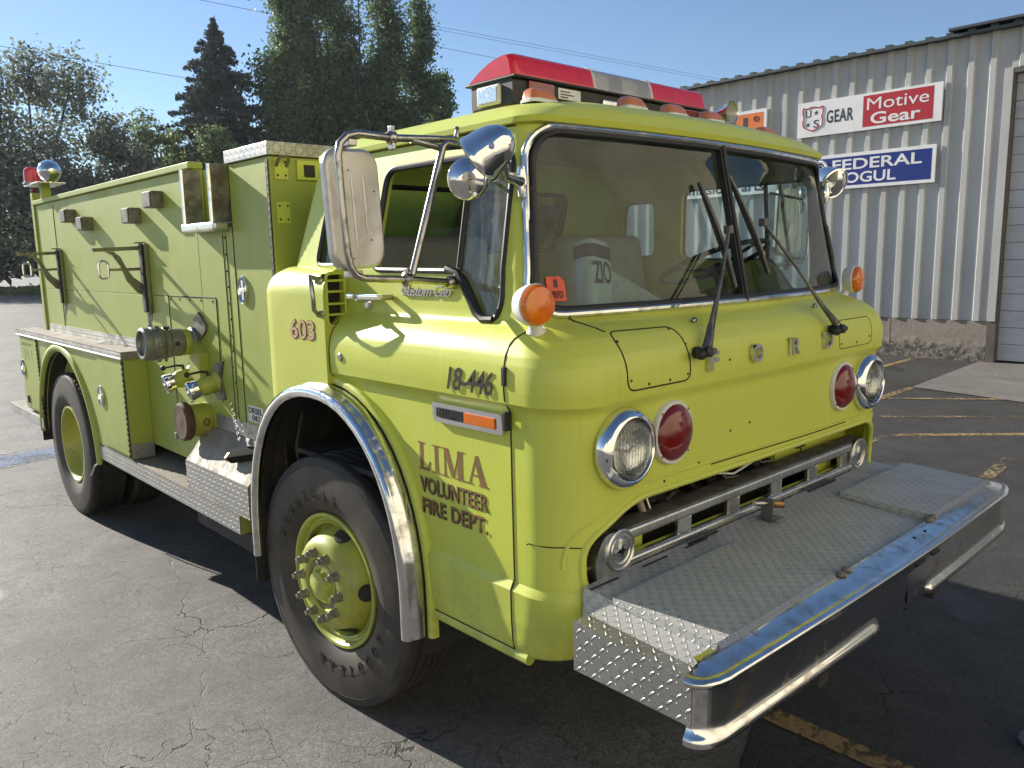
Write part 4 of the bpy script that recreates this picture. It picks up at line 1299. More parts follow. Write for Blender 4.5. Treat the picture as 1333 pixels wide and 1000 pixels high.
# end lamps and small side lamps in the base
for s in (-1, 1):
    el = MB()
    c = Vector((-.588 if s < 0 else .568, .785, 2.338))
    M = Matrix.Translation(c) @ Matrix.Rotation(R_(s * 90), 4, 'Z')
    el.box(-.060, .060, -.010, .010, -.034, .034, MAT['white'], .008, 2, M)
    e = el.build("alley_lamp", lbar)
    MB().box(-.050, .050, -.0125, -.009, -.026, .026, MAT['reflector'], .003, 2, M).build("lamp_face", lbar)
    MB().box(s * .455 - .065, s * .455 + .065, YF - .001, YF + .03, 2.302, 2.380, MAT['red_lens'], .006).build("red_side_lamp", lbar)
pl = MB()
pl.box(-.365, -.245, YF + .007, YF + .012, 2.335, 2.374, MAT['white'], .003)
for r_, zz in enumerate((2.362, 2.352, 2.343)):
    pl.box(-.355, -.355 + (.05, .07, .04)[r_], YF + .006, YF + .0072, zz - .002, zz + .002, MAT['black_ink'])
pl.build("rating_plate", lbar)
tk = MB()
for x in (-.08, .08):
    tk.box(x - .05, x + .05, YF - .004, YF + .02, 2.305, 2.36, MAT['reflector'], .01)
tk.build_each("takedown_lamp", lbar)

# ---- cab interior
ci = MB()
ci.box(-0.99, 0.99, 0.20, 1.62, 0.98, 1.0, MAT['dark'])
ci.box(-0.99, 0.99, 0.60, 0.62, 0.62, 0.99, MAT['dark'])
rows = []
for x in np.linspace(-0.90, 0.90, 10):
    rows.append([(x, front_y(x, 1.60) + .035, 1.585), (x, .36, 1.585), (x, .42, 1.56), (x, .43, 1.40), (x, .40, 1.25)])
ci.grid(rows, MAT['dash'])
ci.build("dashboard", truck)
def seat(x0, x1, yb, name="cab_seat"):
    st_ = MB()
    st_.box(x0, x1, yb - .46, yb + .02, 1.26, 1.40, MAT['vinyl'], .04, 3)
    rt_ = st_.build(name, truck)
    M = Matrix.Translation(((x0 + x1) / 2, yb + .05, 1.62)) @ Matrix.Rotation(R_(-9), 4, 'X')
    MB().box(-(x1 - x0) / 2, (x1 - x0) / 2, -.06, .06, -.28, .25, MAT['vinyl'], .045, 3, M).build("seat_back", rt_)
seat(-0.90, -0.12, 1.30)
seat(0.28, 0.86, 1.20)
do = MB()
do.box(-0.10, 0.26, 0.55, 1.55, 1.0, 1.46, MAT['vinyl'], .06, 3)
do.build("engine_cover", truck)
sw = MB()
swc = Vector((0.50, 0.56, 1.73)); swA = Vector((0, .38, .92)).normalized()
U1 = Vector((1, 0, 0)); U2 = swA.cross(U1).normalized()
sw.tube([swc + (U1 * math.cos(a) + U2 * math.sin(a)) * .235 for a in np.linspace(0, 2 * math.pi, 40)[:-1]], .011, MAT['black'], 8, closed=True)
for a in (0.3, 2.84, 4.71):
    sw.tube([swc - swA * .03, swc + (U1 * math.cos(a) + U2 * math.sin(a)) * .232], .008, MAT['black'], 8)
sw.lathe([(0.04, -.02), (0.045, .0), (0.03, .02), (0, .022)], swc - swA * .03, swA, MAT['black'], 16)
sw.tube([swc - swA * .03, swc - swA * .5], .022, MAT['black'], 10)
sw.build("steering_wheel", truck)
hl_ = MB()
hl_.box(-0.80, 0.80, 0.34, 1.38, 2.205, 2.214, MAT['vinyl'], .003)
hl_.build("headliner", truck)

# ================================================================== PUMPER BODY
BX = 0.967          # half width of the upper body
SX = 1.097          # half width of the side compartments
Y0, Y1, Y2, YE = 1.735, 2.13, 2.53, 5.56
ZT = 2.222
LB = MAT['lime_body']

body = MB()
# front tower, lower wall, rear walls (butted end to end)
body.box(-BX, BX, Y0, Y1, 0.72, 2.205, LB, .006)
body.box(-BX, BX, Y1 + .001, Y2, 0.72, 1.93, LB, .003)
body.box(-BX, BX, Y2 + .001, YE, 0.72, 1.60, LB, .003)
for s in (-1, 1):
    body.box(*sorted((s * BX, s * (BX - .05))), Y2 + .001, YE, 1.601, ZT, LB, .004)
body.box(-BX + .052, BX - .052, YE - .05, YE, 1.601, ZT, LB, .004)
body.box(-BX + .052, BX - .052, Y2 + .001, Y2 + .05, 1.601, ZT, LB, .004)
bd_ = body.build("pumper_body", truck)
bool_cut(bd_, [MB().prism(arch(ARC_A + .003, ARC_B + .003, 0.3), lambda u, v, w: (w, u, v), -1.4, 1.4, LB)])
while bd_.data.uv_layers:
    bd_.data.uv_layers.remove(bd_.data.uv_layers[0])
finish(bd_.data, 30)
rl = MB()
for s in (-1, 1):      # folded top flange
    rl.box(*sorted((s * (BX + .022), s * (BX - .052))), Y2 - .005, YE + .01, ZT + .001, ZT + .034, LB, .006)
rl.build_each("top_flange", bd_)
cp = MB()
cp.box(-BX - .012, BX + .012, Y0 - .014, Y1 + .012, 2.2065, 2.262, MAT['tread'], .004)
cp.build("tread_cap", bd_)
# notch lining: chrome edged recess with a folding step
for s in (-1, 1):
    nt = MB()
    nt.box(*sorted((s * .62, s * .63)), Y1 + .01, Y2 - .01, 1.932, 2.20, LB)
    nt.build("notch_panel", bd_)
    st = MB()
    for y in (Y1 + .055, Y2 - .03):
        st.box(*sorted((s * (BX - .02), s * (BX + .066))), y - .016, y + .016, 1.955, 2.212, MAT['alu_dull'], .006)
        st.tube([(s * (BX + .068), y - .004, z) for z in (1.95, 2.21)], .011, MAT['chrome_worn'], 8)
    st.box(*sorted((s * (BX - .02), s * (BX + .078))), Y1 + .02, Y2 + .005, 1.915, 1.958, MAT['alu'], .014, 3)
    st.build("step_frame", bd_)
# hinge strip and latch on the tower door, sign, front-face hardware
for s in (-1, 1):
    h = MB()
    h.box(*sorted((s * BX, s * (BX + .006))), Y0 + .004, Y0 + .024, 0.80, 2.19, MAT['hinge'])
    for z in np.arange(0.82, 2.18, .035):
        h.box(*sorted((s * (BX + .004), s * (BX + .007))), Y0 + .002, Y0 + .020, z, z + .017, MAT['hinge'], .002)
    h.build("piano_hinge", bd_)
    g = MB()
    for y, z0, z1 in ((Y1 - .002, .82, 2.2), (2.205, 1.0, 1.90), (2.24, 1.0, 1.90), (2.985, 1.02, 1.60)):
        g.tube([(s * (BX + .0002), y, z0), (s * (BX + .0002), y, z1)], .0028, MAT['seam'], 6)
    g.tube([(s * (BX + .0002), y, z) for y, z in ((2.97, 1.602), (2.37, 1.606))], .0025, MAT['seam'], 6)
    g.tube([(s * (BX + .0002), y, z) for y, z in ((2.365, 1.604), (2.372, 1.10))], .0035, MAT['seam'], 6)
    g.tube([(s * (BX + .0002), y, z) for y, z in ((3.30, 1.33), (3.30, 1.56))], .0025, MAT['seam'], 6)
    g.tube([(s * (BX + .0002), y, z) for y, z in ((5.08, 1.33), (5.08, 2.20))], .003, MAT['seam'], 6)
    g.build_each("panel_gap", bd_)
    rv = MB()
    for z in np.arange(1.06, 1.9, .075):
        rv.lathe([(.007, -.001), (.005, .003), (0, .004)], (s * BX, 2.222 + .012 * math.sin(z * 40), z), (s, 0, 0), MAT['hinge'], 8)
    for y in (2.41, 2.55, 2.69, 2.83, 2.95):
        rv.lathe([(.007, -.001), (.005, .003), (0, .004)], (s * BX, y, 1.588), (s, 0, 0), MAT['hinge'], 8)
    rv.build_each("rivet", bd_)
def latch(s, x, y, z, parent, k=1.0):
    l = MB()
    def P(u, v, w):
        return (s * (x + w), y + u, z + v)
    ov = [(.043 * k * math.cos(a), .066 * k * math.sin(a)) for a in np.linspace(0, 2 * math.pi, 29)[:-1]]
    secs = []
    for kk, w in ((1.0, 0.0), (.98, .009), (.88, .013), (.80, .009), (.74, .002)):
        secs.append([P(u * kk, v * kk, w) for u, v in ov])
    l.grid(secs, MAT['chrome'], cv=True)
    l.add(secs[-1], [list(range(len(ov)))], MAT['black'])
    l.box(*sorted((s * (x + .004), s * (x + .012))), y - .028 * k, y + .028 * k, z - .010, z + .012, MAT['chrome'], .003)
    l.box(*sorted((s * (x + .003), s * (x + .008))), y - .010 * k, y + .010 * k, z - .045 * k, z + .045 * k, MAT['chrome_worn'], .002)
    l.build("paddle_latch", parent)
for s in (-1, 1):
    latch(s, BX, 2.055, 1.648, bd_)
    dp = MB()
    dp.box(*sorted((s * BX, s * (BX + .0015))), 1.945, 2.10, 1.042, 1.118, MAT['white'])
    R = (0, -1, 0) if s < 0 else (0, 1, 0)
    y0 = 2.092 if s < 0 else 1.953
    text(dp, "DIESEL", (s * (BX + .0016), y0, 1.082), R, UZ, .139, .028, MAT['black_ink'], .0008, bold=.03)
    text(dp, "ONLY", (s * (BX + .0016), y0 - .03 * (1 if s < 0 else -1), 1.048), R, UZ, .085, .028, MAT['black_ink'], .0008, bold=.03)
    dp.build("fuel_sign", bd_)
ff = MB()
for z in (2.155, 1.975):
    ff.box(-.945, -.885, Y0 - .006, Y0 - .0005, z - .045, z + .045, MAT['lime'], .002)
    for dx in (-.018, .018):
        for dz in (-.028, .028):
            ff.lathe([(.005, 0), (.004, .003), (0, .003)], (-.915 + dx, Y0 - .006, z + dz), (0, -1, 0), MAT['black'], 8)
ff.tube([(-.938, Y0 - .006, 2.165), (-.938, Y0 - .03, 2.19), (-.93, Y0 - .036, 2.20), (-.90, Y0 - .036, 2.20), (-.892, Y0 - .03, 2.19), (-.892, Y0 - .006, 2.165)], .007, MAT['bracket'], 8)
ff.box(-.845, -.735, Y0 - .012, Y0 - .0005, 2.112, 2.205 - .012, MAT['lime'], .003)
ff.box(-.815, -.765, Y0 - .0145, Y0 - .0125, 2.125, 2.175, MAT['black'], .003)
ff.build_each("front_fitting", bd_)

# side pads and ladder brackets
for s in (-1, 1):
    for y, z in ((4.60, 2.098), (4.24, 2.033), (3.36, 2.04), (3.0, 2.105)):
        p = MB()
        p.box(*sorted((s * BX, s * (BX + .062))), y - .062, y + .062, z - .042, z + .042, MAT['alu_dull'], .004)
        p.box(*sorted((s * (BX + .0625), s * (BX + .070))), y - .056, y + .056, z - .038, z + .038, MAT['alu_dull'], .003)
        p.build("hose_rest", bd_)
    for y in (3.30, 5.02):
        a = MB()
        a.box(*sorted((s * BX, s * (BX + .022))), y - .075, y + .035, 1.50, 1.885, MAT['bracket'], .004)
        a.box(*sorted((s * (BX + .022), s * (BX + .036))), y - .062, y - .022, 1.505, 1.88, MAT['rubber'], .004)
        # arm plate cut to a knee shape
        arm = [(0.022, 1.850), (0.255, 1.842), (0.262, 1.852), (0.262, 1.862), (0.022, 1.872)]
        a.prism(arm, lambda u, v, w: (s * (BX + u), y + w, v), .004, .026, MAT['bracket'])
        knee = [(0.022, 1.60), (0.05, 1.615), (0.10, 1.68), (0.125, 1.76), (0.165, 1.825), (0.20, 1.842), (0.16, 1.842), (0.125, 1.815), (0.095, 1.745), (0.065, 1.70), (0.022, 1.665)]
        a.prism(knee, lambda u, v, w: (s * (BX + u), y + w, v), .006, .024, MAT['bracket'])
        a.prism([(0.022, 1.738), (0.12, 1.735), (0.12, 1.752), (0.022, 1.754)], lambda u, v, w: (s * (BX + u), y + w, v), .007, .023, MAT['bracket'])
        a.box(*sorted((s * (BX + .0), s * (BX + .055))), y - .03, y + .03, 1.886, 1.894, MAT['bracket'], .002)
        la = a.build("ladder_bracket", truck)
        r = MB()
        r.tube([(s * (BX + .215 + u), y + .015, 1.745 + v) for u, v in rrect(-.024, .024, -.048, .048, .022, 5)], .0065, MAT['chrome_worn'], 8, closed=True)
        r.cyl((s * (BX + .11), y + .015, 1.745), (s * (BX + .19), y + .015, 1.745), .008, MAT['tube'], 10)
        r.build("pull_ring", la)
        w = MB()
        w.prism([(0, 1.50), (.004, 1.36), (.030, 1.44), (.038, 1.42), (.06, 1.47), (.068, 1.45), (.085, 1.50)], lambda u, v, q: (s * (BX + q), y + .035 - u, v), .0005, .0016, MAT['hinge'])
        w.build("worn_patch", la)
    # corner post, beacon and rear spotlight are on the right-hand side of the crew (left in view)
    p = MB()
    p.box(*sorted((s * (BX + .012), s * (BX - .05))), YE + .012, YE + .075, .75, 2.315, LB, .004)
    p.build("corner_post", bd_)

# compartments along the sides with the rear wheel arch cut out
RWY, RWZ, RWR = 4.77, 0.505, 0.675
for s in (-1, 1):
    c = MB()
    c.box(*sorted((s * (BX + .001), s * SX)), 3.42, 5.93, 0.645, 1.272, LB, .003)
    cb = c.build("side_compartment", truck)
    cut = [(RWY - RWR, 0.5)] + [(RWY - RWR * math.cos(a), RWZ + RWR * math.sin(a)) for a in np.linspace(.10, math.pi - .10, 40)] + [(RWY + RWR, 0.5)]
    bool_cut(cb, [MB().prism(cut, lambda u, v, w: (w, u, v), s * .5, s * 1.3, LB)])
    while cb.data.uv_layers:
        cb.data.uv_layers.remove(cb.data.uv_layers[0])
    finish(cb.data, 30)
    # inner wheel house behind the arch
    wh = MB()
    rows = [[(s * x, y, z) for y, z in cut] for x in (BX - .002, .45)]
    wh.grid([[(s * x, RWY + (y - RWY) * .996, RWZ + (z - RWZ) * .996) for y, z in cut] for x in (SX - .004, BX - .01)], MAT['dark'])
    wh.grid(rows, MAT['dark']); wh.add(rows[-1], [list(range(len(cut)))], MAT['dark'])
    wh.build("wheel_house", truck)
    fl = MB()
    sec = [(-.004, SX - .03), (.004, SX + .004), (.012, SX + .018), (.030, SX + .022), (.050, SX + .016), (.056, SX - .001)]
    rows = []
    for a in np.linspace(.0, math.pi - .02, 50):
        n = Vector((0, -math.cos(a), math.sin(a)))
        rows.append([Vector((s * x, RWY, RWZ)) + n * (RWR + o) for o, x in sec])
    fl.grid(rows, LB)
    fl.build("rear_wheel_arch", cb, 60)
    tp = MB()
    tp.box(*sorted((s * (BX + .0006), s * (SX + .016))), 3.405, 5.95, 1.273, 1.280, MAT['tread_sand'])
    tp.build("tread_top", cb)
    te = MB()
    te.box(*sorted((s * (SX + .0125), s * (SX + .0165))), 3.405, 5.95, 1.240, 1.2728, MAT['tread'])
    te.tube([(s * (SX + .016), 3.405, 1.239), (s * (SX + .016), 5.95, 1.239)], .006, MAT['white'], 6)
    te.box(*sorted((s * (BX + .001), s * (SX + .016))), 3.398, 3.4045, 1.235, 1.280, MAT['tread_sand'])
    te.box(*sorted((s * (BX + .0005), s * (BX + .006))), 3.20, 5.50, 1.2805, 1.335, MAT['tread'])
    te.build_each("tread_edge", cb)
    for y0, y1, tx in ((3.435, 3.895, 0), (5.40, 5.905, 1)):
        d = MB()
        d.box(*sorted((s * (SX + .0005), s * (SX + .009))), y0, y1, 0.665, 1.228, LB, .003)
        dd = d.build("compartment_door", truck)
        h = MB()
        yh = y0 - .006
        h.box(*sorted((s * (SX + .001), s * (SX + .008))), yh - .010, yh + .004, .655, 1.232, MAT['hinge'])
        for z in np.arange(.66, 1.22, .032):
            h.box(*sorted((s * (SX + .006), s * (SX + .013))), yh - .009, yh + .003, z, z + .016, MAT['hinge'], .002)
        h.build("piano_hinge", dd)
        latch(s, SX + .009, y1 - .035 - (.0 if tx else 0), .975, dd)
        if tx and s < 0:
            q = MB()
            text(q, "EMERGENCY", (-(SX + .0092), y1 - .06, 1.158), RL, UZ, .36, .030, MAT['ghost_ink'], .0006, bold=.01)
            text(q, "911", (-(SX + .0092), y1 - .10, 1.045), RL, UZ, .26, .095, MAT['ghost_ink'], .0006, bold=.0)
            q.build("emergency_lettering", dd)
            MB().box(-(SX + .020), -(SX + .0092), y1 - .12, y1 - .085, .70, .76, MAT['hinge'], .003).build("door_catch", dd)
    # front end panel of the compartment: scuffed, with a tread kick plate
    kp = MB()
    kp.box(*sorted((s * (BX + .002), s * (SX - .004))), 3.413, 3.419, .648, .735, MAT['tread'])
    kp.build("kick_plate", cb)
# floor of the pump bay and its back wall (the bay is a pocket in the body side)
# running boards and tank step
for s in (-1, 1):
    r = MB()
    r.box(*sorted((s * .70, s * SX)), 1.985, 4.13, 0.632, 0.640, MAT['tread_sand'])
    r.box(*sorted((s * (SX - .004), s * (SX + .002))), 1.985, 4.13, 0.548, 0.6315, MAT['tread'])
    r.box(*sorted((s * .70, s * (SX - .005))), 1.980, 1.984, 0.548, 0.640, LB)
    r.build("running_board", truck)
    # tank step: chamfered box of diamond plate
    t = MB()
    ys = (1.875, 2.585)
    sec = [(.70, .6405), (SX - .002, .6405), (SX - .002, .795), (SX - .045, .842), (BX + .004, .955), (.90, .965)]
    ra, rb = [[(s * x, y, z) for x, z in sec] for y in ys]
    t.grid([ra, rb], MAT['tread_sand'])
    t.add(ra, [list(range(len(sec)))], LB)
    t.add(rb, [list(range(len(sec)))], MAT['tread'])
    t.box(*sorted((s * (SX - .0018), s * (SX + .001))), ys[0], ys[1], .6408, .794, MAT['tread'])
    t.box(*sorted((s * (BX + .0008), s * (BX + .004))), ys[0], ys[1] - .12, .958, 1.03, MAT['tread'])
    t.build("tank_step", truck)
    q = MB()
    q.box(*sorted((s * .70, s * (SX - .04))), 1.88, 2.6, .45, .546, MAT['dark'], .01)
    q.build("fuel_tank", truck)
ch_ = MB()   # grab / shut-off tool hanging by a chain on the tank step
M = Matrix.Translation((-1.035, 2.02, .905)) @ Matrix.Rotation(R_(-38), 4, 'Y') @ Matrix.Rotation(R_(20), 4, 'Z')
ch_.box(-.028, .028, -.10, .10, -.022, .022, MAT['matte'], .008, 2, M)
cb_ = ch_.build("fuel_fill_cap", truck)
MB().box(-.02, .02, .085, .125, -.014, .014, MAT['brass'], .006, 2, M).build("cap_tether", cb_)
q = MB()
for i in range(7):
    t0 = Vector((-1.005, 2.14, .955)).lerp(Vector((-.972, 2.28, 1.10)), i / 6)
    q.tube([t0 + Vector((.0, .010 * math.cos(a), .010 * math.sin(a))) for a in np.linspace(0, 6.28, 9)[:-1]], .0025, MAT['chrome_worn'], 5, closed=True)
q.build("cap_chain", cb_)

# ---- pump panel outlets on the visible side
def outlet(root, o, A, prof_, m, name):
    return MB().lathe(prof_, o, A, m, 28).build(name, root, 40)
s = -1
O = Vector((-BX, 2.66, 1.378)); A = Vector((-1, .0, .03)).normalized()
oa = MB().lathe([(r_, h_ * .80) for r_, h_ in [(.072, 0), (.072, .03), (.062, .04), (.060, .085), (.066, .092), (.070, .10), (.070, .16), (.074, .164), (.074, .172), (.070, .176), (.076, .180), (.078, .205), (.074, .21), (.080, .218), (.084, .24), (.084, .275), (.078, .285), (.080, .295), (.080, .33), (.070, .338), (.062, .335), (.058, .315), (0, .30)]], O, A, MAT['valve'], 36).build("pump_outlet", truck, 40)
q = MB()
q.lathe([(.064, .04), (.067, .05), (.067, .065), (.064, .072)], O, A, MAT['valve_lime'], 30)
for k in range(6):
    a = k * 1.047
    d = Vector((0, math.cos(a), math.sin(a)))
    q.box(-.012, .012, -.010, .010, -.012, .012, MAT['valve'], .004, 2, Matrix.Translation(O + A * .204 + d * .088) @ Matrix.Rotation(a, 4, 'X'))
q.lathe([(.016, 0), (.016, .012), (0, .014)], O + A * .15 + Vector((0, -.02, .072)), (0, -.2, 1), MAT['black'], 12)
q.lathe([(.012, 0), (.012, .012), (0, .014)], O + A * .12 + Vector((0, -.066, .0)), (0, -1, 0), MAT['black'], 12)
q.tube([O + A * .165 + Vector((0, -.03, -.075)) + Vector((.0, .014 * math.cos(a), .014 * math.sin(a))) for a in np.linspace(0, 6.28, 11)[:-1]], .004, MAT['valve'], 6, closed=True)
q.build_each("outlet_lug", oa)
q = MB()
for sgn, (yy, zz) in ((1, (2.575, 1.455)), (-1, (2.60, 1.30))):
    q.prism([(0, -.085), (.075, -.02), (.085, .02), (0, .10), (-.06, .05), (-.06, -.03)], lambda u, v, w: (-BX - w, yy - u, zz + v * .75), .001, .014, MAT['alu_dull'])
q.build_each("bezel_plate", oa)
def gated(yb, zb, name="gated_outlet"):
    O = Vector((-BX, yb, zb)); A = Vector((-.93, .15, -.25)).normalized()
    g = MB().lathe([(.055, -.005), (.052, .01), (.044, .02), (.046, .035), (.046, .075), (.040, .085), (.036, .10)], O, A, MAT['valve_lime'], 24).build(name, truck, 40)
    c = MB()
    c.lathe([(.036, .098), (.043, .102), (.044, .125), (.047, .128), (.047, .145), (.042, .150), (.034, .150), (.032, .135), (0, .13)], O, A, MAT['chrome_worn'], 24)
    for a in (0.4, 2.5, 4.6):
        d = Vector((0, math.cos(a), math.sin(a)))
        c.ball(O + A * .135 + d * .048, .009, .009, .009, MAT['chrome_worn'], 8)
    c.build("outlet_cap", g)
    h = MB()
    b = O + A * .05 + Vector((0, 0, .045))
    h.tube([b, b + Vector((0, 0, .018)), b + Vector((-.03, .01, .022)), b + Vector((-.085, .02, .014))], [.010, .009, .006, .0055], MAT['black'], 8)
    h.ball(b + Vector((-.092, .021, .013)), .014, .014, .014, MAT['black'], 12)
    h.build("valve_lever", g)
    p = MB()
    p.prism([(-.11, 0), (0, -.10), (.10, -.09), (.06, .02), (.10, .12), (0, .10)], lambda u, v, w: (-BX - w, yb - u * .9, zb + v * .9), .001, .010, MAT['alu_dull'])
    p.build("bezel_plate", g)
gated(2.42, 1.195)
gated(2.73, 1.20)
p = MB().prism([(.0, .0), (.14, -.02), (.155, .13), (.05, .19)], lambda u, v, w: (-BX - w, 2.66 - u, 1.20 + v), .002, .05, MAT['valve_lime']).build("panel_wedge", truck)
O = Vector((-BX, 2.60, .985)); A = Vector((-1, .02, 0))
su = MB().lathe([(.085, 0), (.083, .10), (.078, .102)], O, A, MAT['valve_lime'], 32).build("suction_inlet", truck)
q = MB().lathe([(.090, .09), (.098, .10), (.098, .125), (.086, .135), (.060, .132), (.02, .136), (0, .136)], O, A, MAT['cap_rust'], 32)
q.build("suction_cap", su)
q = MB()
q.tube([O + A * .04 + Vector((0, -.087, 0)) + Vector((0, -.012 + .0, .016 * math.sin(a))) + A * .014 * math.cos(a) for a in np.linspace(0, 6.28, 11)[:-1]], .004, MAT['brass'], 6, closed=True)
q.box(-BX - .10, -BX - .02, 2.77, 2.80, .865, .90, MAT['valve'], .006)
q.build("suction_ring", su)

# rear step
r = MB()
r.box(-SX - .01, SX + .01, 5.50 + .0, 6.50, .612, .620, MAT['tread_sand'])
for s in (-1, 1):
    r.box(*sorted((s * (SX + .0105), s * (SX + .016))), 5.40, 6.50, .545, .620, MAT['tread'])
r.box(-SX, SX, 6.5005, 6.506, .545, .620, MAT['tread'])
r.build("rear_step", truck)
# rear mud flaps
for s in (-1, 1):
    MB().box(*sorted((s * .62, s * 1.085)), 5.575, 5.59, .42, 1.0, MAT['rubber'], .004).build("mud_flap", truck)
    MB().box(*sorted((s * 1.00, s * 1.04)), 5.53, 5.57, .555, .62, MAT['white'], .004).build("flap_clip", truck)
# rear corner: red beacon and chrome work light on a bracket
q = MB()
q.box(-1.045, -.86, 5.10, 5.50, 2.352, 2.364, MAT['alu'], .004)
q.box(-.985, -.925, 5.26, 5.32, 2.257, 2.352, LB, .003)
q.build("beacon_bracket", truck)
bc = MB().lathe([(.062, 0), (.064, .014), (.056, .018)], (-1.005, 5.40, 2.364), (0, 0, 1), MAT['chrome_worn'], 24).build("rear_beacon", truck)
MB().lathe([(.054, .016), (.054, .085), (.048, .108), (.030, .122), (0, .128)], (-1.005, 5.40, 2.364), (0, 0, 1), MAT['red_dome'], 24).build("red_dome", bc)
c = Vector((-.965, 5.08, 2.435)); A = Vector((.30, .95, .05)).normalized()
wl_ = MB().lathe([(0, -.085), (.03, -.078), (.055, -.058), (.07, -.028), (.076, .0), (.078, .014), (.07, .02), (0, .022)], c, A, MAT['chrome'], 28).build("work_light", truck, 50)
MB().tube([c + Vector((0, 0, -.07)), (c.x, c.y + .04, 2.36)], .012, MAT['chrome'], 8).build("light_stem", wl_)
MB().lathe([(0, .02), (.014, .016), (.018, .0), (.012, -.012), (0, -.014)], (-1.02, 5.34, 2.315), (-1, 0, 0), MAT['red_lens'], 12).build("side_reflector", truck)

# ---- wheels
def tyre_profile(R, x_out, x_in, rr):
    """(radius, offset along axle out of the truck) from rim to rim, x measured outward"""
    W = x_out - x_in
    m = (x_out + x_in) / 2
    h = W / 2
    pts = [(rr - .008, h * .62), (rr + .006, h * .70), (rr + .03, h * .86), (rr + .075, h * .975), (rr + .098, h * 1.0), (rr + .104, h * .985), (rr + .115, h * 1.0), (R - .065, h * .975), (R - .040, h * .93), (R - .036, h * .945), (R - .018, h * .91), (R - .006, h * .87), (R, h * .80)]
    out = [(r, m + x) for r, x in pts]
    for c_ in (.46, .16, -.16, -.46):
        w = .030
        for dx, dr in ((w, 0), (w * .8, -.011), (-w * .8, -.011), (-w, 0)):
            out.append((R - (0 if abs(c_) > .3 else -.002) + dr, m + h * c_ + dx * .35))
    out += [(r, m - x) for r, x in reversed(pts)]
    return out
def wheel(s, y, z, R, x_out, x_in, dual, steer):
    o = (0, y, z)
    AX = (s, 0, 0)
    rr = .272
    ty = MB()
    pr = tyre_profile(R, x_out, x_in, rr)
    k = 13
    ty.lathe(pr[:k - 4], o, AX, MAT['tyre_wall'], 96)
    ty.lathe(pr[k - 5:], o, AX, MAT['tyre'], 96)
    if dual:
        for i in range(64):      # open shoulder lugs
            a = 2 * math.pi * i / 64
            M = Matrix.Translation((0, y, z)) @ Matrix.Rotation(a, 4, 'X')
            ty.box(*sorted((s * (x_out - .030), s * (x_out - .062))), -.0135, .0135, R - .03, R + .010, MAT['tyre'], .003, 1, M)
    else:
        for i in range(120):
            a = 2 * math.pi * i / 120
            M = Matrix.Translation((0, y, z)) @ Matrix.Rotation(a, 4, 'X')
            ty.box(*sorted((s * (x_out - .028), s * (x_out - .040))), -.0055, .0055, R - .03, R - .002, MAT['tyre'], .001, 1, M)
    TY = ty
    L = None
    if not dual:
        L = MB()
        def arc(word, a_mid, rad, h, step):
            n = len(word)
            for i, chx in enumerate(word):
                a = a_mid + (i - (n - 1) / 2) * step
                # readable from outside: tops of the letters point away from the hub
                ca, sa = math.cos(a), math.sin(a)
                # angle measured clockwise from straight up as seen from outside the truck
                yy = -s * 0
                U = Vector((0, s * sa, ca)); Rv = Vector((0, s * ca, -sa))
                base = Vector((s * (x_out - .0015), y, z)) + U * rad
                wd = .030 if chx != 'I' else .012
                text(L, chx, base - Rv * wd / 2, Rv, U, wd, h, MAT['black_ink'], .003, -.001, bold=.03)
        arc("GOODYEAR", R_(152), rr + .062, .044, R_(11.5))
        arc("GOODYEAR", R_(-28), rr + .062, .044, R_(11.5))
    rm = MB()
    xo = x_out - .030
    LW = MAT['lime_wheel']
    if not dual:
        rm.lathe([(rr - .004, xo - .02), (rr + .006, xo - .004), (rr + .004, xo + .006), (rr - .008, xo + .006), (rr - .016, xo - .004), (rr - .020, xo - .016), (rr - .028, xo - .018), (rr - .034, xo - .010), (rr - .040, xo - .014), (rr - .048, xo - .045),
                  (.218, xo - .050), (.207, xo - .024), (.196, xo + .008), (.184, xo + .034), (.170, xo + .050), (.152, xo + .058), (.112, xo + .060), (.104, xo + .056), (.100, xo + .048), (.100, xo + .020), (0, xo + .015)], o, AX, LW, 64)
    else:
        rm.lathe([(rr - .004, xo - .02), (rr + .006, xo - .004), (rr + .004, xo + .008), (rr - .010, xo + .008), (rr - .020, xo - .006), (rr - .026, xo - .05), (rr - .034, xo - .075), (.22, xo - .082), (.205, xo - .095), (.19, xo - .135), (.17, xo - .150), (.11, xo - .152), (.105, xo - .13), (.10, xo - .115), (.085, xo - .108), (0, xo - .106)], o, AX, LW, 64)
    r = rm.build("wheel", truck, 30)
    TY.build("tyre", r, 40)
    if L: L.build_each("tyre_letter", r)
    hh = MB()
    for i in range(5):
        a = 2 * math.pi * i / 5 + .62
        rad = .206 if not dual else .195
        xx = (xo - .012) if not dual else xo - .118
        nx = Vector((s * .42, math.cos(a) * .9, math.sin(a) * .9)).normalized() if not dual else Vector((s, 0, 0))
        c = Vector((s * xx, y + rad * math.cos(a), z + rad * math.sin(a)))
        hh.lathe([(.034, -.012), (.034, .0045), (.030, .006), (0, .004)], c, nx, MAT['dark'], 20)
    hh.build_each("hand_hole", r)
    hub = MB()
    xb = xo + .015 if not dual else xo - .106
    if not dual:
        hub.lathe([(.098, xb), (.092, xb + .01), (.088, xb + .03), (.080, xb + .036), (.062, xb + .038), (.056, xb + .060), (.030, xb + .068), (0, xb + .069)], o, AX, LW, 36)
        hub.lathe([(.0985, xb + .030), (.0985, xb + .034), (.086, xb + .036)], o, AX, MAT['rust'], 36)
    else:
        hub.lathe([(.070, xb), (.066, xb + .02), (.03, xb + .03), (0, xb + .03)], o, AX, LW, 30)
    hub.build("hub", r, 30)
    xn = xo + .059 if not dual else xo - .151
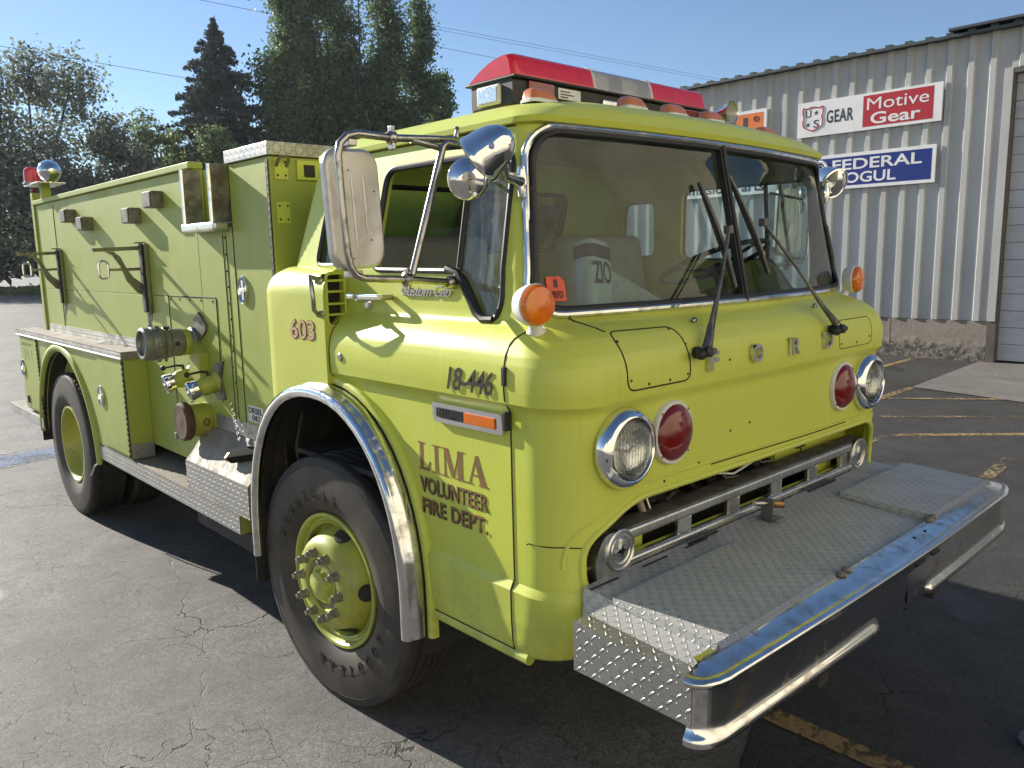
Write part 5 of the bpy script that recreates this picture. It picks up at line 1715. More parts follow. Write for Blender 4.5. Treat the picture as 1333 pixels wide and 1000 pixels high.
    for i in range(10):
        a = 2 * math.pi * i / 10 + .1
        c = Vector((s * xn, y + .131 * math.cos(a), z + .131 * math.sin(a)))
        n = MB()
        n.lathe([(.021, -.004), (.021, .006), (.018, .008)], c, AX, MAT['rust'], 6)
        n.lathe([(.0175, .006), (.0175, .030), (.014, .033), (.0105, .033), (.0105, .044), (.008, .046), (0, .046)], c, AX, MAT['rust'], 6)
        n.build("wheel_nut", r, 30)
    if steer:
        K = Matrix.Translation((s * .88, y, 0)) @ Matrix.Rotation(R_(steer), 4, 'Z') @ Matrix.Translation((-s * .88, -y, 0))
        for q in [r] + list(r.children):
            q.data.transform(K)
    return r
for s in (-1, 1):
    wheel(s, 1.315, .505, .508, 1.050, .79, False, 3.2)
    wheel(s, 4.845, .505, .508, 1.085, .84, True, 0)
    MB().lathe(tyre_profile(.508, .80, .56, .272), (0, 4.845, .505), (s, 0, 0), MAT['tyre'], 60).build("inner_tyre", truck, 40)
ax = MB()
ax.cyl((-.9, 1.315, .505), (.9, 1.315, .505), .06, MAT['dark'], 16)
ax.cyl((-.9, 4.845, .505), (.9, 4.845, .505), .08, MAT['dark'], 16)
ax.ball((0, 4.845, .505), .2, .2, .2, MAT['dark'], 16)
ax.build_each("axle", truck)
# loose wire hanging behind the rear wheel
MB().tube([(-1.04, 4.13, .56), (-1.06, 4.18, .50), (-1.08, 4.27, .45), (-1.085, 4.36, .37)], .006, MAT['white'], 6).build("loose_wire", truck)

# ================================================================== GROUND
def asphalt_material(name, dark, light, crack=1.0, scale=1.0):
    w = NT(name)
    v = w.obj()
    agg = w.noise(v, 210.0, 3.0, 0.7)
    mid = w.noise(v, 22.0, 5.0, 0.65)
    big = w.ramp(w.noise(v, 0.55, 6.0, 0.62), 0.35, 0.68)
    mott = w.ramp(w.noise(v, 3.2, 6.0, 0.7), 0.36, 0.66)
    col = w.mix(w.M('MULTIPLY', w.M('ADD', big, mott), 0.5), dark, light)
    col = w.mix(w.ramp(mid, 0.40, 0.72, 0.0, 0.42), col, tuple(c * 0.55 for c in dark))
    vs = w.new("ShaderNodeTexVoronoi"); w.l.new(v, vs.inputs["Vector"]); vs.inputs["Scale"].default_value = 130.0
    sc_ = w.new("ShaderNodeSeparateColor"); w.l.new(vs.outputs["Color"], sc_.inputs[0])
    wear = w.ramp(w.noise(v, 1.6, 5.0, 0.6), 0.40, 0.62)
    grain = w.ramp(sc_.outputs[0], 0.0, 1.0, -1.0, 1.0)
    col = w.mix(w.M('MULTIPLY', w.ramp(sc_.outputs[0], .55, 1.0), w.M('ADD', .12, w.M('MULTIPLY', wear, .35))), col, tuple(min(1, c * 1.7) for c in light))
    col = w.mix(w.M('MULTIPLY', w.ramp(sc_.outputs[1], .6, 1.0), .5), col, tuple(c * 0.45 for c in dark))
    stone = w.ramp(agg, 0.60, 0.72)
    col = w.mix(w.M('MULTIPLY', stone, 0.6), col, tuple(min(1, c * 2.3) for c in light))
    pit = w.ramp(agg, 0.42, 0.32)
    col = w.mix(w.M('MULTIPLY', pit, 0.55), col, tuple(c * 0.25 for c in dark))
    # oil spots and pale dusty scuffs
    oil = w.ramp(w.noise(v, 0.9, 3.0, 0.55, 0.6), 0.63, 0.74)
    col = w.mix(w.M('MULTIPLY', oil, 0.55), col, tuple(c * 0.45 for c in dark))
    dust = w.ramp(w.noise(w.obj((1.0, 0.35, 1)), 2.6, 5.0, 0.6), 0.60, 0.80)
    col = w.mix(w.M('MULTIPLY', dust, 0.35), col, tuple(min(1, c * 1.7) for c in light))
    # cracks: cell edges of a warped voronoi, fading in and out
    wp = w.new("ShaderNodeTexNoise"); w.l.new(v, wp.inputs["Vector"]); wp.inputs["Scale"].default_value = 3.2; wp.inputs["Detail"].default_value = 5.0
    add = w.new("ShaderNodeVectorMath", operation='MULTIPLY_ADD')
    w.l.new(wp.outputs[1], add.inputs[0]); add.inputs[1].default_value = (0.42, 0.42, 0); w.l.new(v, add.inputs[2])
    def cell(sc, wid, lo, hi, nsc):
        vo = w.new("ShaderNodeTexVoronoi", feature='DISTANCE_TO_EDGE', voronoi_dimensions='2D')
        w.l.new(add.outputs[0], vo.inputs["Vector"]); vo.inputs["Scale"].default_value = sc
        line = w.ramp(vo.outputs["Distance"], wid, wid * 0.25)
        return w.M('MULTIPLY', line, w.ramp(w.noise(v, nsc, 4.0, 0.6), lo, hi))
    c1 = cell(1.1, 0.006, 0.48, 0.58, 1.1)
    c2 = cell(3.6, 0.011, 0.46, 0.58, 1.5)
    c3 = cell(9.5, 0.024, 0.49, 0.62, 2.1)
    cr = w.M('MULTIPLY', w.M('MAXIMUM', c1, w.M('MAXIMUM', w.M('MULTIPLY', c2, 0.85), w.M('MULTIPLY', c3, 0.6))), crack)
    col = w.mix(w.M('MULTIPLY', cr, 0.82), col, tuple(c * 0.16 for c in dark))
    w.put(w.p.inputs["Base Color"], col)
    w.put(w.p.inputs["Roughness"], w.M('SUBTRACT', 0.72, w.M('MULTIPLY', oil, 0.3)))
    w.p.inputs["Specular IOR Level"].default_value = 0.5
    h = w.M('SUBTRACT', w.M('ADD', w.M('ADD', w.M('MULTIPLY', agg, 0.4), w.M('MULTIPLY', sc_.outputs[2], 0.30)), w.M('MULTIPLY', mid, 0.35)), w.M('MULTIPLY', cr, 1.4))
    w.bump(h, 0.8, 0.007)
    return w.m
def line_material(name, col, lo=0.47, hi=0.58):
    """worn road paint: flaked away where the noise says so"""
    w = NT(name)
    v = w.obj()
    f = w.ramp(w.M('ADD', w.M('MULTIPLY', w.noise(v, 26.0, 6.0, 0.7), 0.6), w.M('MULTIPLY', w.noise(v, 2.4, 3.0, 0.6), 0.4)), lo, hi)
    w.put(w.p.inputs["Base Color"], w.mix(w.ramp(w.noise(v, 60.0, 3.0, .6), .4, .7), col, tuple(c * .6 for c in col)))
    w.set(Roughness=0.8)
    w.put(w.p.inputs["Alpha"], f)
    return w.m
MAT['asphalt'] = asphalt_material("old_asphalt", (0.100, 0.097, 0.094), (0.195, 0.186, 0.174))
MAT['asphalt_new'] = asphalt_material("sealed_asphalt", (0.023, 0.0225, 0.022), (0.058, 0.055, 0.050), crack=1.0)  # sealed tone lowered further so the truck's shadow reads darker
MAT['concrete'] = asphalt_material("apron_concrete", (0.15, 0.14, 0.125), (0.215, 0.20, 0.18), crack=0.35)
MAT['yellow_line'] = line_material("worn_yellow_paint", (0.34, 0.235, 0.10), 0.42, 0.56)
MAT['yellow_faint'] = line_material("faint_yellow_paint", (0.28, 0.21, 0.11), 0.48, 0.60)
MAT['blue_line'] = line_material("worn_blue_paint", (0.09, 0.16, 0.28), 0.40, 0.52)
MAT['white_line'] = line_material("worn_white_paint", (0.42, 0.42, 0.40), 0.48, 0.60)

def sheet(name, poly, z, m, kind="structure", step=None):
    mb = MB().add([(x, y, z) for x, y in poly], [list(range(len(poly)))], m)
    return tag(mb.build(name), None, None, None, kind)
sheet("ground", [(-900, -900), (900, -900), (900, 900), (-900, 900)], 0.0, MAT['asphalt'])
# sealed lot by truck and building, colour darkened to deepen the truck's shadow
edge = [(-0.35, -40)]
for i in range(60):
    t = i / 59
    edge.append((-0.35 + 0.05 * math.sin(t * 40) + 0.35 * max(0, 0), -6 + t * 11.5 + 0.02 * math.sin(t * 90)))
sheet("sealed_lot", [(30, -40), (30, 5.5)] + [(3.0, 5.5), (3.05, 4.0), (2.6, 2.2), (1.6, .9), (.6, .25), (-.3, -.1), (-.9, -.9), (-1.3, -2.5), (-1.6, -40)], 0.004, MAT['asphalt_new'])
def stripe(a, b, w, z, m, name="parking_line"):
    a, b = Vector((*a, 0)), Vector((*b, 0))
    d = (b - a).normalized(); n = Vector((-d.y, d.x, 0)) * w / 2
    return sheet(name, [(p.x, p.y) for p in (a - n, b - n, b + n, a + n)], z, m)
stripe((5.2, 3.55), (11.25, 3.60), 0.10, 0.008, MAT['yellow_line'])
stripe((4.5, 2.45), (8.06, 2.53), 0.10, 0.008, MAT['yellow_line'])
stripe((7.05, 2.48), (8.7, 0.40), 0.09, 0.012, MAT['yellow_line'])
stripe((6.0, 2.05), (8.2, -0.50), 0.09, 0.008, MAT['yellow_faint'])
stripe((5.2, 1.62), (7.6, -0.90), 0.10, 0.008, MAT['yellow_line'])
stripe((2.3, 1.55), (5.2, 1.66), 0.08, 0.008, MAT['yellow_faint'])
stripe((2.1, 0.35), (5.0, 0.55), 0.10, 0.008, MAT['yellow_faint'])
stripe((1.5, -0.55), (6.0, -0.50), 0.08, 0.012, MAT['yellow_faint'])
stripe((0.10, 1.6), (0.10, -1.6), 0.10, 0.008, MAT['yellow_line'])
stripe((-4.6, 6.55), (-0.55, 7.10), 0.46, 0.004, MAT['blue_line'], "blue_stripe")
stripe((-6.0, 4.9), (-0.60, 5.95), 0.035, 0.004, MAT['white_line'], "seam_line")
stripe((-6.0, 6.15), (-0.6, 6.82), 0.05, 0.004, MAT['white_line'], "white_edge_line")
stripe((-6.0, 6.85), (-0.6, 7.42), 0.06, 0.004, MAT['white_line'], "white_edge_line")
sheet("concrete_apron", [(8.08, 2.53), (11.24, 2.70), (11.24, -12), (7.95, -12), (7.80, 1.2)], 0.014, MAT['concrete'])

MAT['gravel'] = pbr("pale_gravel", (0.42, 0.39, 0.33), (0.34, 0.31, 0.26), ns=2.2, rough=.95, bs=60, bstr=.5)  # unseen lot added behind the camera to bounce sunlight onto the cab
sheet("gravel_lot", [(-90, -5.6), (-90, -60), (60, -60), (60, -9.5), (14, -9.5), (8, -6.6), (2, -5.9)], 0.006, MAT['gravel'])
MAT['hillside'] = pbr("dry_hillside", (0.54, 0.49, 0.37), (0.44, 0.40, 0.29), ns=.16, rough=1.0, bs=1.2, bstr=.5, bdist=.2)  # unseen slope, added and shaped to throw sunlight onto the shaded cab front
rows = []
for d_ in np.linspace(0, 130, 40):
    row = []
    for x_ in np.linspace(-190, 170, 70):
        t_ = min(1.0, d_ / 40)
        h_ = 34 * (t_ * t_ * (3 - 2 * t_)) * (1 + .22 * math.sin(x_ * .045 + .6) + .10 * math.sin(x_ * .13 + d_ * .05)) + .5 * math.sin(x_ * .31 + d_ * .4) * t_
        row.append((x_, -10 - d_, h_ - .05))
    rows.append(row)
tag(MB().grid(rows, MAT['hillside']).build("hills", None, 180), None, None, None, "structure")

# ================================================================== BUILDING
WX = 11.10
MAT['siding'] = pbr("steel_siding", (0.48, 0.485, 0.475), (0.41, 0.41, 0.395), ns=1.8, lo=0.35, hi=0.7, rough=0.48, rough2=0.6, bs=3.0, bstr=0.12, bdist=0.02, stretch=(1, 1, .35))
MAT['roof_edge'] = pbr("dark_roof_trim", (0.055, 0.07, 0.075), (0.04, 0.05, 0.055), ns=5, rough=0.5)
def footing_mat():
    w = NT("concrete_footing")
    v = w.obj()
    sx = w.new("ShaderNodeSeparateXYZ"); w.l.new(v, sx.inputs[0])
    n = w.noise(v, 16.0, 8.0, 0.7)
    low = w.ramp(w.M('ADD', sx.outputs[2], w.M('MULTIPLY', w.M('SUBTRACT', w.noise(v, 4.0, 4, .6), .5), .35)), 0.36, 0.16)
    base = w.mix(w.ramp(w.noise(v, 2.0, 6.0, .65), .35, .7), (0.30, 0.265, 0.22), (0.22, 0.195, 0.16))
    rough_c = w.mix(w.ramp(n, .42, .60), (0.08, 0.072, 0.06), (0.27, 0.24, 0.20))
    col = w.mix(low, base, rough_c)
    pits = w.ramp(w.noise(v, 40.0, 2.0, .5), .70, .76)
    col = w.mix(w.M('MULTIPLY', pits, .5), col, (0.10, 0.085, 0.07))
    w.put(w.p.inputs["Base Color"], col); w.set(Roughness=0.92)
    w.bump(w.M('MULTIPLY', n, w.M('ADD', .15, low)), 1.0, .05)
    return w.m
MAT['footing'] = footing_mat()
MAT['jamb'] = pbr("brown_trim", (0.12, 0.105, 0.085), (0.09, 0.08, 0.065), ns=6, rough=0.55)
MAT['door_panel'] = pbr("grey_door_boards", (0.56, 0.57, 0.60), (0.48, 0.49, 0.52), ns=5, rough=0.55, stretch=(1, .4, 1))

shop = thing("metal_building", (WX + 6, 8, 0), "ribbed beige steel shop building with a concrete footing and dark roof edge", "building")
def wall_run(ya, yb, z0, z1, mb):
    """ribbed sheet between ya > yb: pans with trapezoid ribs every 0.30 m"""
    prof_ = []
    y = ya
    while y > yb + .30:
        prof_ += [(y, 0), (y - .176, 0), (y - .192, -.036), (y - .268, -.036), (y - .284, 0), (y - .2999, 0)]
        y -= .30
    prof_.append((yb, 0))
    rows = []
    for z in (z0, z0 + (z1 - z0) * .33, z0 + (z1 - z0) * .66, z1):
        rows.append([(WX + d, yy, z) for yy, d in prof_])
    mb.grid(rows, MAT['siding'])
w = MB()
wall_run(18.0, 2.62, .64, 4.87, w)
w.build("siding", shop, 15)
w = MB()
wall_run(2.62, -9.0, 4.32, 4.87, w)
w.build("siding", shop, 15)
f = MB()
f.box(WX - .01, WX + .25, 2.60, 18.0, 0.0, .634, MAT['footing'], .012)
for y in (4.05, 6.4, 8.8):
    f.box(WX - .0115, WX - .0095, y - .006, y + .006, .02, .63, MAT['jamb'])
f.build("footing", shop)
b = MB()
b.box(WX + .05, WX + 14, 2.62, 18.0, 0.0, 4.86, MAT['siding'])
b.box(WX + .45, WX + 14, -9.0, 2.60, 0.0, 4.86, MAT['siding'])
b.build("building_core", shop)
# roof edge: shallow overhang with the same ribs
r = MB()
y = 18.0
while y > -9:
    for (a, c, h) in ((0, .20, 0), (.20, .30, .035)):
        r.box(WX - .175, WX + .6, y - c, y - a - .0005, 4.875 + h * .0, 4.905 + h, MAT['roof_edge'])
    y -= .30
r.box(WX - .19, WX - .176, -9, 18.0, 4.862, 4.902, MAT['roof_edge'])
r.build("roof_trim", shop)
r = MB()
r.box(WX - .25, WX + .5, -9, 3.35, 4.945, 4.985, MAT['roof_edge'], .004)
r.build("gutter", shop)
rf = MB()
rf.add([(WX - .17, 18.0, 4.90), (WX - .17, -9, 4.90), (WX + 14, -9, 5.9), (WX + 14, 18.0, 5.9)], [[0, 1, 2, 3]], MAT['roof_edge'])
rf.build("roof", shop)
j = MB()
j.box(WX - .035, WX + .02, 2.50, 2.615, .64, 4.32, MAT['siding'], .004)
j.box(WX - .02, WX + .40, 2.485, 2.60, 0, 4.30, MAT['jamb'], .004)
j.box(WX - .035, WX + .40, -9, 2.485, 4.24, 4.318, MAT['jamb'], .004)
j.build("door_jamb", shop)
d = MB()
for i in range(17):
    z = .04 + i * .255
    d.box(WX + .12, WX + .16, -4.0, 2.484, z, z + .249, MAT['door_panel'], .006)
d.box(WX + .155, WX + .19, -4.0, 2.484, 0.0, 4.3, MAT['seam'])
d.build("roll_up_door", shop)

# ---- signs on the wall
def sign(name, ya, yb, z0, z1, label, m):
    mb = MB().box(WX - .075, WX - .045, yb, ya, z0, z1, m, .004)
    o = mb.build(name)
    return tag(o, label, "sign", "supplier signs on the steel wall")
SGN = lambda mb, s, y, z, w, h, m, **k: text(mb, s, (WX - .0755, y, z), RL, UZ, w, h, m, .002, k.pop('lift', 0.0), **k)
MAT['sign_white'] = pbr("sign_white", (0.80, 0.80, 0.80), (0.72, 0.72, 0.71), ns=3, rough=0.35)
MAT['sign_red'] = pbr("sign_red", (0.45, 0.02, 0.03), (0.40, 0.02, 0.03), ns=4, rough=0.4)
MAT['sign_blue'] = pbr("sign_blue", (0.012, 0.028, 0.20), (0.015, 0.032, 0.22), ns=4, rough=0.35)
MAT['sign_orange'] = pbr("sign_orange", (0.75, 0.19, 0.03), (0.68, 0.17, 0.03), ns=4, rough=0.4)
MAT['sign_ink'] = pbr("sign_ink", (0.02, 0.02, 0.03), (0.03, 0.03, 0.04), ns=10, rough=0.5)
sg = sign("wall_sign", 5.79, 3.43, 3.695, 4.275, "white sign with US shield and red Motive Gear panel, upper right of the wall", MAT['sign_white'])
q = MB()
q.box(WX - .0765, WX - .0752, 3.56, 4.65, 3.745, 4.235, MAT['sign_red'])
q.build("red_panel", sg)
q = MB()
SGN(q, "Motive", 4.585, 4.005, .96, .185, MAT["sign_white"], bold=.0, lift=.0015)
SGN(q, "Gear", 4.52, 3.775, .78, .185, MAT['sign_white'], bold=.018, lift=.0015)
q.build("panel_lettering", sg)
q = MB()
SGN(q, "GEAR", 5.27, 3.885, .46, .21, MAT['sign_ink'], bold=.02, space=1.1)
q.build("sign_lettering", sg)
q = MB()
sh = [(0, 1), (.16, .93), (.5, 1.0), (.84, .93), (1, 1), (1.0, .78), (.94, .62), (1.0, .42), (.95, .2), (.72, .08), (.5, 0), (.28, .08), (.05, .2), (0, .42), (.06, .62), (0, .78)]
pts = [(WX - .077, 5.70 - u * .36, 3.79 + v * .40) for u, v in round_poly(sh, .06, 3)]
q.tube(pts, .010, MAT['sign_red'], 6, closed=True)
SGN(q, "U", 5.645, 4.02, .10, .12, MAT['sign_ink'], bold=.01)
SGN(q, "S", 5.50, 3.84, .10, .13, MAT['sign_ink'], bold=.01)
def star(cy, cz, r_):
    st_ = [(cy + (r_ if k % 2 == 0 else r_ * .42) * math.sin(k * math.pi / 5), cz + (r_ if k % 2 == 0 else r_ * .42) * math.cos(k * math.pi / 5)) for k in range(10)]
    q.prism(st_, lambda u, v, w_: (WX - .0755 - w_, u, v), 0, .002, MAT['sign_ink'])
star(5.455, 4.085, .045); star(5.60, 3.90, .045)
q.build("shield_emblem", sg)
sg = sign("wall_sign", 5.58, 3.475, 2.775, 3.355, "blue sign with white FEDERAL MOGUL lettering below the white sign", MAT['sign_white'])
q = MB(); q.box(WX - .0765, WX - .0752, 3.535, 5.52, 2.83, 3.30, MAT['sign_blue']); q.build("blue_panel", sg)
q = MB()
SGN(q, "FEDERAL", 5.13, 3.085, 1.45, .175, MAT['sign_white'], bold=.018, lift=.0015)
SGN(q, "MOGUL", 5.13, 2.865, 1.06, .175, MAT['sign_white'], bold=.018, lift=.0015)
q.build("sign_lettering", sg)
q = MB()
for rr_, tt in ((.115, .028), (.055, .012)):
    q.tube([(WX - .077, 5.34 + rr_ * math.cos(a), 3.14 + rr_ * math.sin(a)) for a in np.linspace(0, 2 * math.pi, 29)[:-1]], tt, MAT['sign_white'], 6, closed=True)
q.box(WX - .080, WX - .0766, 5.30, 5.38, 3.128, 3.152, MAT['sign_white'])
q.build("sign_emblem", sg)
sg = sign("wall_sign", 9.1, 6.39, 3.72, 4.30, "orange sign ending in a dark N behind the light bar", MAT['sign_white'])
q = MB(); q.box(WX - .0765, WX - .0752, 6.45, 9.04, 3.775, 4.245, MAT['sign_orange']); q.build("orange_panel", sg)
q = MB()
SGN(q, "TIMKEN", 8.85, 3.84, 2.08, .34, MAT['sign_ink'], bold=.03, lift=.0015)
q.tube([(WX - .078, 6.60 + .045 * math.cos(a), 4.14 + .045 * math.sin(a)) for a in np.linspace(0, 6.28, 17)[:-1]], .007, MAT['sign_ink'], 5, closed=True)
SGN(q, "R", 6.615, 4.12, .03, .04, MAT['sign_ink'], lift=.0015)
q.build("sign_lettering", sg)
sg = sign("wall_sign", 8.95, 6.15, 2.80, 3.10, "white Transmission Parts sign seen through the cab windows", MAT['sign_white'])
q = MB()
SGN(q, "Transmission Parts", 8.75, 2.86, 2.35, .17, MAT['sign_ink'], bold=.02)
q.build("sign_lettering", sg)

# ================================================================== TREES
def leaf_mat(name, c1, c2, c3=None, tr=0.3):
    w = NT(name)
    v = w.obj()
    oi = w.new("ShaderNodeNewGeometry")
    f = w.noise(v, 0.9, 3.0, .6)
    rnd = oi.outputs["Random Per Island"]
    col = w.mix(w.ramp(f, .35, .65), c1, c2)
    col = w.mix(w.M('MULTIPLY', rnd, .6), col, c3 if c3 else c2)
    w.n.remove(w.p)
    d = w.new("ShaderNodeBsdfDiffuse"); t = w.new("ShaderNodeBsdfTranslucent"); g = w.new("ShaderNodeBsdfGlossy")
    g.inputs["Roughness"].default_value = .45
    w.l.new(col, d.inputs[0]); w.l.new(col, t.inputs[0])
    m1 = w.new("ShaderNodeMixShader"); m1.inputs[0].default_value = tr
    w.l.new(d.outputs[0], m1.inputs[1]); w.l.new(t.outputs[0], m1.inputs[2])
    m2 = w.new("ShaderNodeMixShader"); m2.inputs[0].default_value = .04
    w.l.new(m1.outputs[0], m2.inputs[1]); w.l.new(g.outputs[0], m2.inputs[2])
    w.l.new(m2.outputs[0], w.out.inputs[0])
    return w.m
MAT['bark'] = pbr("bark", (0.055, 0.045, 0.035), (0.09, 0.075, 0.06), ns=8, rough=.9, bs=20, bstr=.6, bdist=.03)
MAT['leaf_grey'] = leaf_mat("leaf_grey_green", (0.17, 0.205, 0.16), (0.22, 0.255, 0.19), (0.26, 0.29, 0.22), .55)
MAT['leaf_pop'] = leaf_mat("leaf_poplar", (0.075, 0.125, 0.055), (0.125, 0.19, 0.07), (0.18, 0.25, 0.10), .5)
MAT['leaf_light'] = leaf_mat("leaf_light", (0.13, 0.19, 0.075), (0.17, 0.23, 0.09), (0.20, 0.26, 0.11), .5)
MAT['needle'] = leaf_mat("spruce_needles", (0.055, 0.072, 0.066), (0.070, 0.09, 0.075), (0.09, 0.11, 0.085), .25)
MAT['leaf_dark'] = leaf_mat("leaf_dark", (0.05, 0.065, 0.055), (0.075, 0.095, 0.07), (0.10, 0.12, 0.085), .3)

def leaf_cloud(P, N, size, asp, m, r):
    """one 4-gon per leaf clump centre P, facing N with jitter"""
    n = len(P)
    nn = N + r.normal(0, .75, (n, 3)); nn /= np.linalg.norm(nn, axis=1, keepdims=True) + 1e-9
    a = np.cross(nn, r.normal(0, 1, (n, 3))); a /= np.linalg.norm(a, axis=1, keepdims=True) + 1e-9
    b = np.cross(nn, a)
    s = (size * r.uniform(.55, 1.35, n))[:, None]
    v = np.stack([P - a * s * asp, P + b * s * .5, P + a * s * asp, P - b * s * .5], 1).reshape(-1, 3)
    me = bpy.data.meshes.new("crown")
    me.vertices.add(4 * n); me.vertices.foreach_set("co", v.astype(np.float32).ravel())
    me.loops.add(4 * n); me.loops.foreach_set("vertex_index", np.arange(4 * n, dtype=np.int32))
    me.polygons.add(n); me.polygons.foreach_set("loop_start", np.arange(0, 4 * n, 4, dtype=np.int32))
    me.polygons.foreach_set("loop_total", np.full(n, 4, np.int32))
    me.materials.append(m)
    me.update(calc_edges=True)
    return me
def limb(mb, a, b, r0, r1, sag=.1, n=6, r=rng):
    a, b = np.array(a, float), np.array(b, float)
    pts, rad = [], []
    off = r.normal(0, 1, 3) * np.linalg.norm(b - a) * sag
    for i in range(n + 1):
        t = i / n
        pts.append(tuple(a + (b - a) * t + off * math.sin(math.pi * t))); rad.append(r0 + (r1 - r0) * t)
    mb.tube(pts, rad, MAT['bark'], 7)
def broadleaf(name, base, H, lobes, nleaf, size, m, label, seed, trunk_r=.35, fork=.35, cluster=26, group=None, sub=(.16, .10)):
    """lobes: (dx, dy, dz centre as metres from base, rx, ry, rz). Twiggy clusters spread through each lobe's volume."""
    r = np.random.default_rng(seed)
    x, y = base
    t = thing(name, (x, y, 0), label, "tree", group)
    tb = MB()
    limb(tb, (x, y, -.1), (x + .3, y, H * fork), trunk_r, trunk_r * .7, .03, 6, r)
    Ps, Ns = [], []
    vol = np.array([l[3] * l[4] * l[5] for l in lobes]) ** .72
    for L, share in zip(lobes, vol / vol.sum()):
        c = np.array([x + L[0], y + L[1], L[2]]); R = np.array(L[3:6])
        limb(tb, (x + .2, y, H * fork * .8), tuple(c), trunk_r * .45, trunk_r * .10, .06, 6, r)
        k = max(4, int(nleaf * share / cluster))
        u = r.normal(0, 1, (k, 3)); u /= np.linalg.norm(u, axis=1, keepdims=True)
        rad = r.uniform(.25, 1.0, (k, 1)) ** .55 * r.uniform(.8, 1.12, (k, 1))
        cc = c + u * rad * R
        for j in range(0, k, max(1, k // 14)):
            limb(tb, tuple(c + (cc[j] - c) * .1), tuple(cc[j]), trunk_r * .10, .02, .08, 4, r)
        for q, uu in zip(cc, u):
            s_ = R.mean() * sub[0] * r.uniform(.6, 1.5) + sub[1]
            p = q + r.normal(0, 1, (cluster, 3)) * s_ * np.array([1, 1, .8])
            Ps.append(p); Ns.append(np.repeat((uu * .8 + np.array([0, 0, .5]))[None], cluster, 0))
    P = np.concatenate(Ps); N = np.concatenate(Ns)
    me = leaf_cloud(P, N, size, .62, m, r)
    link("crown", me, t)
    tb.build("trunk", t, 60)
    return t
def conifer(name, base, H, R, label, seed, m, nwhorl=34, group=None):
    r = np.random.default_rng(seed)
    x, y = base
    t = thing(name, (x, y, 0), label, "tree", group)
    tb = MB(); tb.tube([(x, y, 0), (x, y, H * .5), (x, y, H * .98)], [.32, .18, .02], MAT['bark'], 8)
    Ps, Ns = [], []
    for i in range(nwhorl):
        f = i / (nwhorl - 1)
        z = H * (.10 + .895 * f)
        reach = R * (1 - f) ** .82 + .10
        nb = int(5 + 5 * (1 - f))
        a0 = r.uniform(0, 6.28)
        for k in range(nb):
            a = a0 + k * 6.283 / nb + r.normal(0, .18)
            L = reach * r.uniform(.42, 1.12)
            d = np.array([math.cos(a), math.sin(a), 0])
            tip = np.array([x, y, z]) + d * L + np.array([0, 0, -.16 * L + (.25 if f > .6 else 0)])
            root = np.array([x, y, z])
            if L > 1 and k % 2 == 0:
                limb(tb, tuple(root), tuple(tip), .05, .012, .02, 3, r)
            n = int(40 + 75 * L)
            u = r.uniform(.12, 1.03, n) ** .8
            p = root + (tip - root) * u[:, None]
            w = .34 * (1.05 - u) * L * .55 + .10
            side = np.array([-d[1], d[0], 0])
            p = p + side * (r.normal(0, 1, n) * w)[:, None] + np.array([0, 0, 1]) * (r.normal(-.06, .11, n))[:, None]
            p[:, 2] += .10 * np.sin(u * 3.1) * L * .4
            Ps.append(p); Ns.append(np.repeat(np.array([[0, 0, .6]]) + d * .4, n, 0))
    me = leaf_cloud(np.concatenate(Ps), np.concatenate(Ns), .17, .8, m, r)
    link("crown", me, t)
    tb.build("trunk", t, 60)
    return t

# left broadleaf: open grey-green crown with several leaders
broadleaf("broadleaf_tree", (12.0, 60.0), 16, [
    (-3.2, 0, 12.2, 2.6, 2.6, 3.0), (-.2, 0, 14.0, 1.6, 1.6, 2.2), (2.3, 0, 13.6, 1.9, 2.0, 2.6), (3.6, -1, 10.6, 1.8, 1.8, 1.6), (-1, 0, 9.0, 3.8, 3.2, 3.0),
    (-3.6, 0, 7.0, 3.2, 3.0, 3.0), (-6.5, 0, 10.5, 2.6, 2.6, 3.6), (.8, -1, 6.4, 3.2, 3.0, 2.6), (-1.6, 0, 4.2, 5.0, 3.6, 2.6), (-6.8, 0, 5.5, 3.4, 3, 3.5)],
    38000, .21, MAT['leaf_grey'], "grey green broadleaf tree with an open crown at the far left", 3, .42, .28)
broadleaf("broadleaf_tree", (16.5, 58.0), 10, [
    (-.6, 0, 9.3, 1.3, 1.3, 1.6), (.9, 0, 8.3, 1.3, 1.3, 1.5), (-.6, 0, 6.8, 2.2, 2.0, 1.8), (1.6, 0, 6.4, 1.3, 1.3, 1.0), (-1.6, 0, 4.6, 2.4, 2.0, 1.8), (1.3, 0, 4.2, 1.7, 1.5, 1.0), (-2.8, 0, 6.2, 1.8, 1.6, 2.0)],
    13000, .20, MAT['leaf_grey'], "smaller broadleaf tree standing in front of the tall one beside the chrome work light", 11, .26, .3)
broadleaf("broadleaf_tree", (20.0, 60.0), 12, [
    (-1.0, 0, 11.2, 1.1, 1.1, 1.5), (.6, 0, 10.2, 1.0, 1.0, 1.4), (-1.3, 0, 8.8, 1.3, 1.3, 1.7), (.6, 0, 7.8, 1.6, 1.4, 1.9), (-.9, 0, 6.2, 1.5, 1.4, 1.5), (1.2, 0, 5.2, 1.7, 1.5, 1.6), (-.6, 0, 3.9, 2.0, 1.6, 1.2)],
    9500, .19, MAT['leaf_light'], "slender pale green tree just left of the dark spruce", 5, .18, .3)
broadleaf("broadleaf_tree", (23.3, 58.0), 12, [
    (0, 0, 9.9, 1.5, 1.4, 1.8), (1.6, 0, 8.2, 1.5, 1.4, 1.6), (-.9, 0, 7.6, 1.5, 1.4, 1.5), (.3, 0, 5.8, 2.3, 2.0, 2.0), (1.6, 0, 4.2, 1.8, 1.8, 1.8)],
    10000, .20, MAT['leaf_light'], "bushy green tree in front of the foot of the dark spruce", 9, .2, .3)
